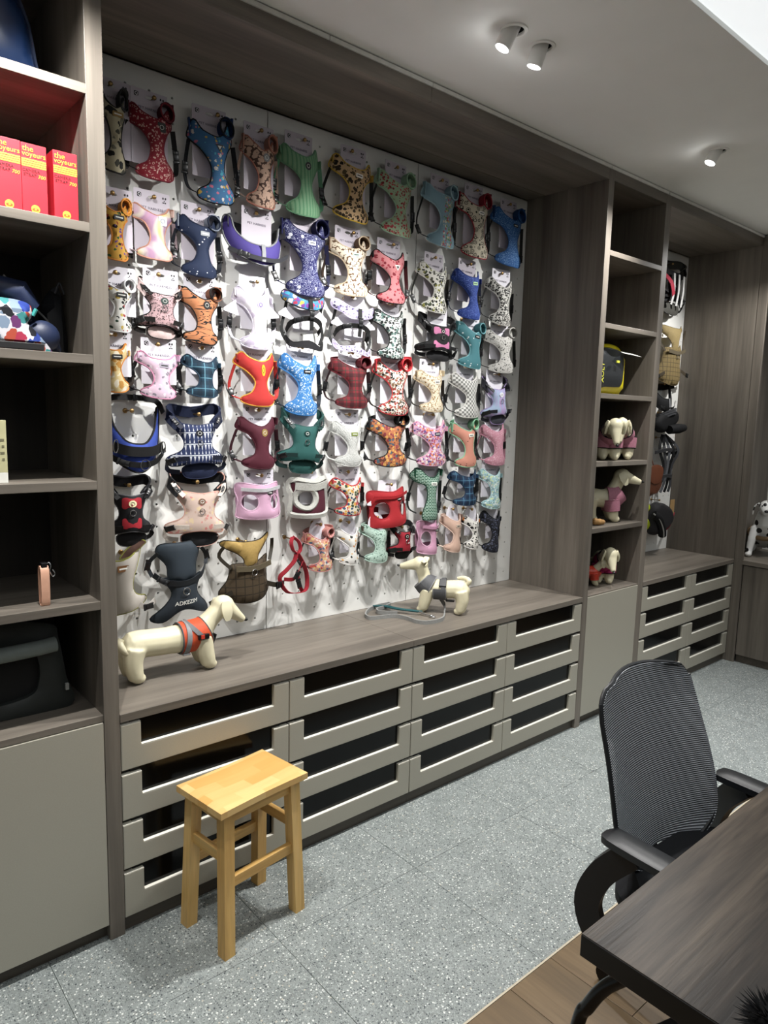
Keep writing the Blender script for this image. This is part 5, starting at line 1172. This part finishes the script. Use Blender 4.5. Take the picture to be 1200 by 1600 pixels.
for k in range(5):
    x0 = -.1+.045*k
    MB().ribbon(cr([(x0*.2, -.06, .40), (x0+.02, -.08-.01*k, .3), (x0*.6+.03, -.09, .18), (x0+.02, -.08, .06), (x0*1.2, -.07, .0)], 5, False), (1, -.4, .1), .02, .004).build('webbing', (BK, GY, cloth('#6d7076'))[k % 3], m, smooth=True)
for z_ in (.28, .1): MB().ribbon(cr([(-.12, -.07, z_), (-.02, -.11, z_+.02), (.09, -.09, z_+.005), (.06, -.05, z_-.02)], 5, False), (0, -.3, 1), .024, .006).build('handle_loop', GY, m, smooth=True)
MB().tube([(.075, -.1, .285), (.1, -.11, .3), (.11, -.1, .27), (.09, -.1, .25)], .012, 8).build('grip', BK, m, smooth=True)
peg_hook(3.93, 1.53, 'bundle of leashes in the far bay')
m = hang('leather_pouch', 'brown leather pouch hanging low beside the shelf column', 'pouch', 3.77, 1.14)
panel(cr([(-.11, .0), (-.12, .14), (-.02, .2), (.08, .17), (.1, .06), (.03, -.0)], 5), [], .02, lambda a, b: -.075, .03).build('body', plain('brown_leather', '#5a3423', .45), m, smooth=True)
panel(cr([(-.11, .12), (-.1, .19), (.0, .21), (.08, .18), (.06, .1), (-.02, .08)], 5), [], .006, lambda a, b: -.115, .004).build('flap', plain('brown_leather_flap', '#6b3d29', .45), m, smooth=True)
MB().ribbon(cr([(-.05, -.07, .19), (-.0, -.06, .27), (.04, -.07, .18)], 5, False), (1, 0, 0), .01, .003).build('strap', plain('brown_leather', '#5a3423', .45), m, smooth=True)
peg_hook(3.77, 1.40, 'brown leather pouch in the far bay')
m = hang('hip_bag', 'grey and black hip bag with a red end and kraft tag near the far worktop', 'bag', 3.93, .86)
panel(cr([(-.16, .06), (-.14, .2), (-.02, .22), (.1, .17), (.12, .08), (.02, .02), (-.1, .0)], 5), [], .03, lambda a, b: -.08, .035).build('body', cloth('#2f2e31'), m, smooth=True)
MB().tube(cr([(-.17, -.12, .15), (-.13, -.14, .12), (-.08, -.14, .05), (-.05, -.13, .0)], 5, False), .028, 10).build('padded_edge', BK, m, smooth=True)
MB().tube(cr([(-.19, -.13, .16), (-.15, -.155, .12), (-.1, -.16, .05), (-.065, -.15, -.01)], 5, False), .005, 8).build('zip', cloth('#b9b9b6'), m, smooth=True)
MB().ribbon(cr([(.0, -.1, .02), (.1, -.1, .06), (.19, -.08, .13)], 5, False), (0, -.2, 1), .03, .012).build('red_strap', cloth('#8d1a2e'), m, smooth=True)
MB().box(.06, .12, -.115, -.113, .14, .24).build('kraft_tag', plain('kraft', '#a08256', .7), m)
peg_hook(3.93, 1.095, 'grey and black hip bag in the far bay')
m = hang('toy_ball', 'neon yellow dog toy ball with cord behind the hip bag', 'toy', 3.775, .90)
MB().ball((0, -.05, .04), .045, 16, 10).build('ball', plain('neon', '#b9c922', .5), m, smooth=True)
MB().ball((.0, -.05, .15), (.03, .03, .035), 14, 10).build('ball', plain('neon', '#b9c922', .5), m, smooth=True)
MB().tube([(0, -.04, -.0), (.0, -.05, .08), (0, -.05, .12), (0, -.04, .2)], .004, 6).build('cord', BK, m, smooth=True)
peg_hook(3.775, 1.105, 'neon yellow dog toy ball')
m = hang('blue_pouch', 'narrow dark blue pouch behind the leash bundle', 'pouch', 3.73, 1.41)
panel(rrect(-.035, .05, 0, .18, .02), [], .02, lambda a, b: -.05, .02).build('body', cloth('#1c3566'), m, smooth=True)
MB().ribbon([(0, -.05, .17), (.005, -.045, .22), (.01, -.05, .17)], (1, 0, 0), .01, .003).build('strap', BK, m)
peg_hook(3.735, 1.62, 'narrow dark blue pouch')

# ------------------------------------------------------------------ goods on the left shelves
REDB = plain('red_carton', '#c2202f', .45, var=.02); YEL = plain('yellow_print', '#e3b23c', .5); DKP = plain('dark_print', '#4a0f18', .5)
def red_box(x, y, label):
    w, h, dp = .0605, .172, .13
    r = thing('strap_box', label, 'box', (x, y, SHELF_Z[1]), group='red camera strap boxes')
    b = MB().box(0, w, 0, dp, 0.0003, h, .0008).build('carton', REDB, r)
    a = moved(text_mb('the', .0205), .0165, -.0008, .1525); bb = moved(text_mb('voyeurs', .0178), .0305, -.0008, .1405)
    for m_ in (a, bb):
        m_.v = [(p[0], p[1], p[2]) for p in m_.v]; m_.build('lettering', YEL, b)
    for k in range(4): MB().box(.001, w-.001, -.0006, .0004, .131-k*.0052, .1345-k*.0052).build('print_stripe', YEL, b)
    moved(text_mb('CAMERA', .0108), .0225, -.0006, .103).build('lettering', DKP, b); moved(text_mb('STRAP', .0108), .02, -.0006, .0925).build('lettering', DKP, b)
    moved(text_mb('700', .0125, shear=.2), .0475, -.0006, .0905).build('lettering', YEL, b)
    MB().poly([(w/2+.0105*math.cos(k*math.pi/12), .0135+.0105*math.sin(k*math.pi/12)) for k in range(24)], -.0006, .0004).build('emblem', YEL, b)
    MB().poly([(w/2+.008*math.cos(k*math.pi/10), .0125+.0035*math.sin(k*math.pi/10)) for k in range(20)], -.0012, -.0004).build('emblem_eye', plain('orange_print', '#a8541f', .5), b)
    MB().poly([(w/2+.0025*math.cos(k*math.pi/6), .0125+.0025*math.sin(k*math.pi/6)) for k in range(12)], -.0016, -.0008).build('emblem_pupil', YEL, b)
red_box(-.2645, .022, 'red camera strap box with yellow lettering, leftmost of three')
red_box(-.2022, .026, 'red camera strap box with yellow lettering, middle of three')
red_box(-.1262, .024, 'red camera strap box with yellow lettering, beside the post')
# navy case on the top shelf
r = thing('pet_case', 'large navy rounded pet case on the top left shelf', 'case', (-.33, .25, SHELF_Z[0]))
o = cr([(-.25, .002), (-.25, .2), (-.2, .28), (0, .30), (.13, .26), (.18, .18), (.2, .08), (.205, .002), (.1, .002), (-.1, .002)], 5)
NAVY = plain('navy_plastic', '#13294d', .35)
pm = panel(o, [], t=.3, puff=.03, grid=.05, bend=lambda a, b: 0.0); pm.build('shell', NAVY, r, smooth=True, angle=50)
MB().tube([(p[0], -.108, p[1]) for p in o], .006, 6, closed=True).build('rim', plain('navy_rim', '#0c1a33', .4), r, smooth=True)
# patterned pouch and navy bags
r = thing('patterned_pouch', 'white pouch with colourful blob print on the middle left shelf', 'pouch', (-.235, .08, SHELF_Z[2]))
PP = pat(('scatter', '#d8d6dc', ['#24409a', '#b8452a', '#6a2a6a', '#7f94ad', '#b3234a', '#14161f', '#2f8a8a'], 30, .62))
panel(cr([(-.1, .003), (-.12, .08), (-.08, .128), (0, .135), (.05, .125), (.055, .095), (.045, .075), (.065, .055), (.1, .012), (.095, .003), (.03, .003)], 5), [], .02, lambda a, b: 0.0, .03).build('body', PP, r, smooth=True)
MB().box(-.1, .075, -.041, -.036, .004, .022, .002).build('black_band', plain('band_black', '#101012', .5), r)
r = thing('sling_bag', 'navy sling bag with folded flap behind the patterned pouch', 'bag', (-.17, .2, SHELF_Z[2]))
NV = plain('navy_nylon', '#1c2743', .5, bump=.2)
panel(cr([(-.12, .003), (-.1, .15), (-.06, .19), (.0, .17), (.03, .1), (.07, .08), (.095, .03), (.08, .003)], 5), [], .03, lambda a, b: 0.0, .045).build('body', NV, r, smooth=True)
MB().tube([(-.08, -.07, .17), (-.03, -.08, .16), (.0, -.07, .12)], [.03, .036, .03], 12).build('flap', NV, r, smooth=True)
MB().ball((.03, -.06, .05), (.05, .04, .045), 14, 10).build('front_pocket', NV, r, smooth=True)
MB().tube([(.0, -.1, .1), (.008, -.105, .118)], .005, 8).build('zip_pull', plain('teal_plastic', '#4fb5b0', .4), r, smooth=True)
MB().tube(cr([(-.05, -.02, .21), (.0, -.03, .15), (.05, -.04, .1), (.07, -.04, .06)], 5, False), .003, 6).build('piping', cloth('#8a8a8a'), r, smooth=True)
r = thing('mesh_bag', 'black mesh bag leaning on the right side of the middle left shelf', 'bag', (-.085, .22, SHELF_Z[2]))
panel(cr([(-.05, .003), (-.04, .1), (-.02, .17), (.015, .2), (.03, .12), (.03, .003)], 5), [], .02, lambda a, b: 0.0, .03).build('body', plain('black_mesh', '#14161b', .6, bump=.3), r, smooth=True)
MB().tube(cr([(.0, -.03, .18), (.012, -.03, .21), (.024, -.03, .18)], 5, False), .003, 6).build('loop', GY, r, smooth=True)
# pale carton
r = thing('pale_carton', 'pale olive carton with white base at the left edge of the shelves', 'box', (-.32, .1, SHELF_Z[3]))
b = MB().box(-.07, .057, -.065, .065, .028, .165, .0008).build('carton', plain('olive_card', '#b9b58c', .6), r)
MB().box(-.07, .057, -.065, .065, .0003, .028, .0008).build('base_band', plain('white_card', '#dcdcd4', .6), r)
for k in range(4): MB().box(.045-.004*(k % 2), .051, -.0658, -.0648, .06+.017*k, .066+.017*k).build('print_mark', plain('grey_print', '#6d6a50', .6), b)
# leather strap loop
r = thing('leather_strap', 'tan leather strap loop with steel carabiner on the lower left shelf', 'strap', (-.183, .04, SHELF_Z[4]))
TAN = plain('tan_leather', '#d3a389', .5)
MB().ribbon(cr([(-.0, .012, .0035), (.0, -.004, .004), (.0, -.008, .05), (.0, -.006, .1), (.0, .006, .112), (.0, .018, .1), (.0, .02, .05), (.0, .016, .005)], 5, False), (1, 0, 0), .0225, .003).build('strap', TAN, r, smooth=True)
MB().box(-.008, .008, -.004, .016, .106, .122, .002).build('black_keeper', PLAST, r)
MB().tube(cr([(.006, .0, .118), (.012, -.004, .122), (.016, -.006, .112), (.013, -.006, .1), (.017, -.006, .088), (.022, -.006, .082), (.026, -.006, .09), (.02, -.006, .102)], 4, False), .0016, 6).build('carabiner', STEEL, r, smooth=True)
# pet carrier
r = thing('pet_carrier', 'dark grey soft pet carrier with a rolled flap in the bottom left compartment', 'carrier', (-.3, .25, .728))
CAR = plain('carrier_fabric', '#262a28', .6, bump=.2)
o = cr([(-.3, .003), (-.3, .2), (-.26, .28), (0, .29), (.15, .265), (.172, .22), (.19, .1), (.2, .003), (.0, .003)], 5)
win = cr([(-.26, .06), (-.25, .19), (0, .205), (.09, .2), (.115, .16), (.115, .1), (.08, .055), (-.1, .045)], 4)
panel(o, [win], t=.03, puff=.012, grid=.03, bend=lambda a, b: -.11).build('front_panel', CAR, r, smooth=True, angle=50)
panel(win, [], .003, lambda a, b: -.10, .002).build('mesh_window', plain('dark_mesh', '#070808', .8), r, smooth=True)
bx_ = panel(o, [], t=.2, puff=.01, grid=.05, bend=lambda a, b: 0.02); bx_.build('body', plain('carrier_dark', '#151816', .7), r, smooth=True, angle=50)
MB().tube(cr([(-.24, -.15, .2), (-.05, -.155, .205), (.08, -.155, .208), (.155, -.152, .212)], 5, False), .022, 14).build('rolled_flap', plain('grey_roll', '#6a726e', .6), r, smooth=True)
MB().box(.182, .192, -.14, -.13, .06, .08, .001).build('zip_tab', plain('grey_tab', '#9a9c98', .5), r)

# ------------------------------------------------------------------ dry bag in the shelf column
r = thing('dry_bag', 'bright yellow and black roll-top bag on the third column shelf', 'bag', (2.64, .12, SHELF_Z[2]))
YB = plain('yellow_tarp', '#d8c814', .35, var=.05)
o = cr([(-.15, .004), (-.155, .14), (-.14, .235), (-.05, .262), (.06, .262), (.13, .23), (.148, .12), (.14, .03), (.12, .004), (0, .003)], 5)
panel(o, [], t=.12, puff=.03, grid=.03, bend=lambda a, b: 0.02).build('body', YB, r, smooth=True, angle=60)
o2 = cr([(-.145, .045), (-.14, .22), (.03, .235), (.1, .2), (.105, .09), (.085, .05), (.05, .042), (-.05, .04)], 5)
f_ = panel(o2, [], t=.006, puff=.01, grid=.03, bend=lambda a, b: -.055).build('front_panel', plain('black_tarp', '#15191d', .5), r, smooth=True, angle=60)
tx = text_mb('XOLY', .04, extrude=.0006); tx.v = [(-.098-p[2], p[1]-.0685, .11+p[0]) for p in tx.v]; tx.build('lettering', plain('lime_print', '#dfe04a', .5), f_)
MB().ribbon(cr([(-.13, -.05, .22), (-.02, -.07, .215), (.1, -.05, .205)], 5, False), (0, -.4, 1), .035, .01).build('roll_top', plain('black_tarp', '#15191d', .5), r, smooth=True)
MB().obox((.0, -.085, .17), (1, 0, 0), (0, 1, 0), (0, 0, 1), .012, .004, .006, .001).build('buckle', plain('lime_print', '#dfe04a', .5), r)
tgm = MB().obox((.12, -.07, .222), (1, -.1, -.06), (0, 1, .35), (0, -.35, 1), .075, .03, .0008).build('price_tag', plain('white_card', '#dcdcd4', .6), r)
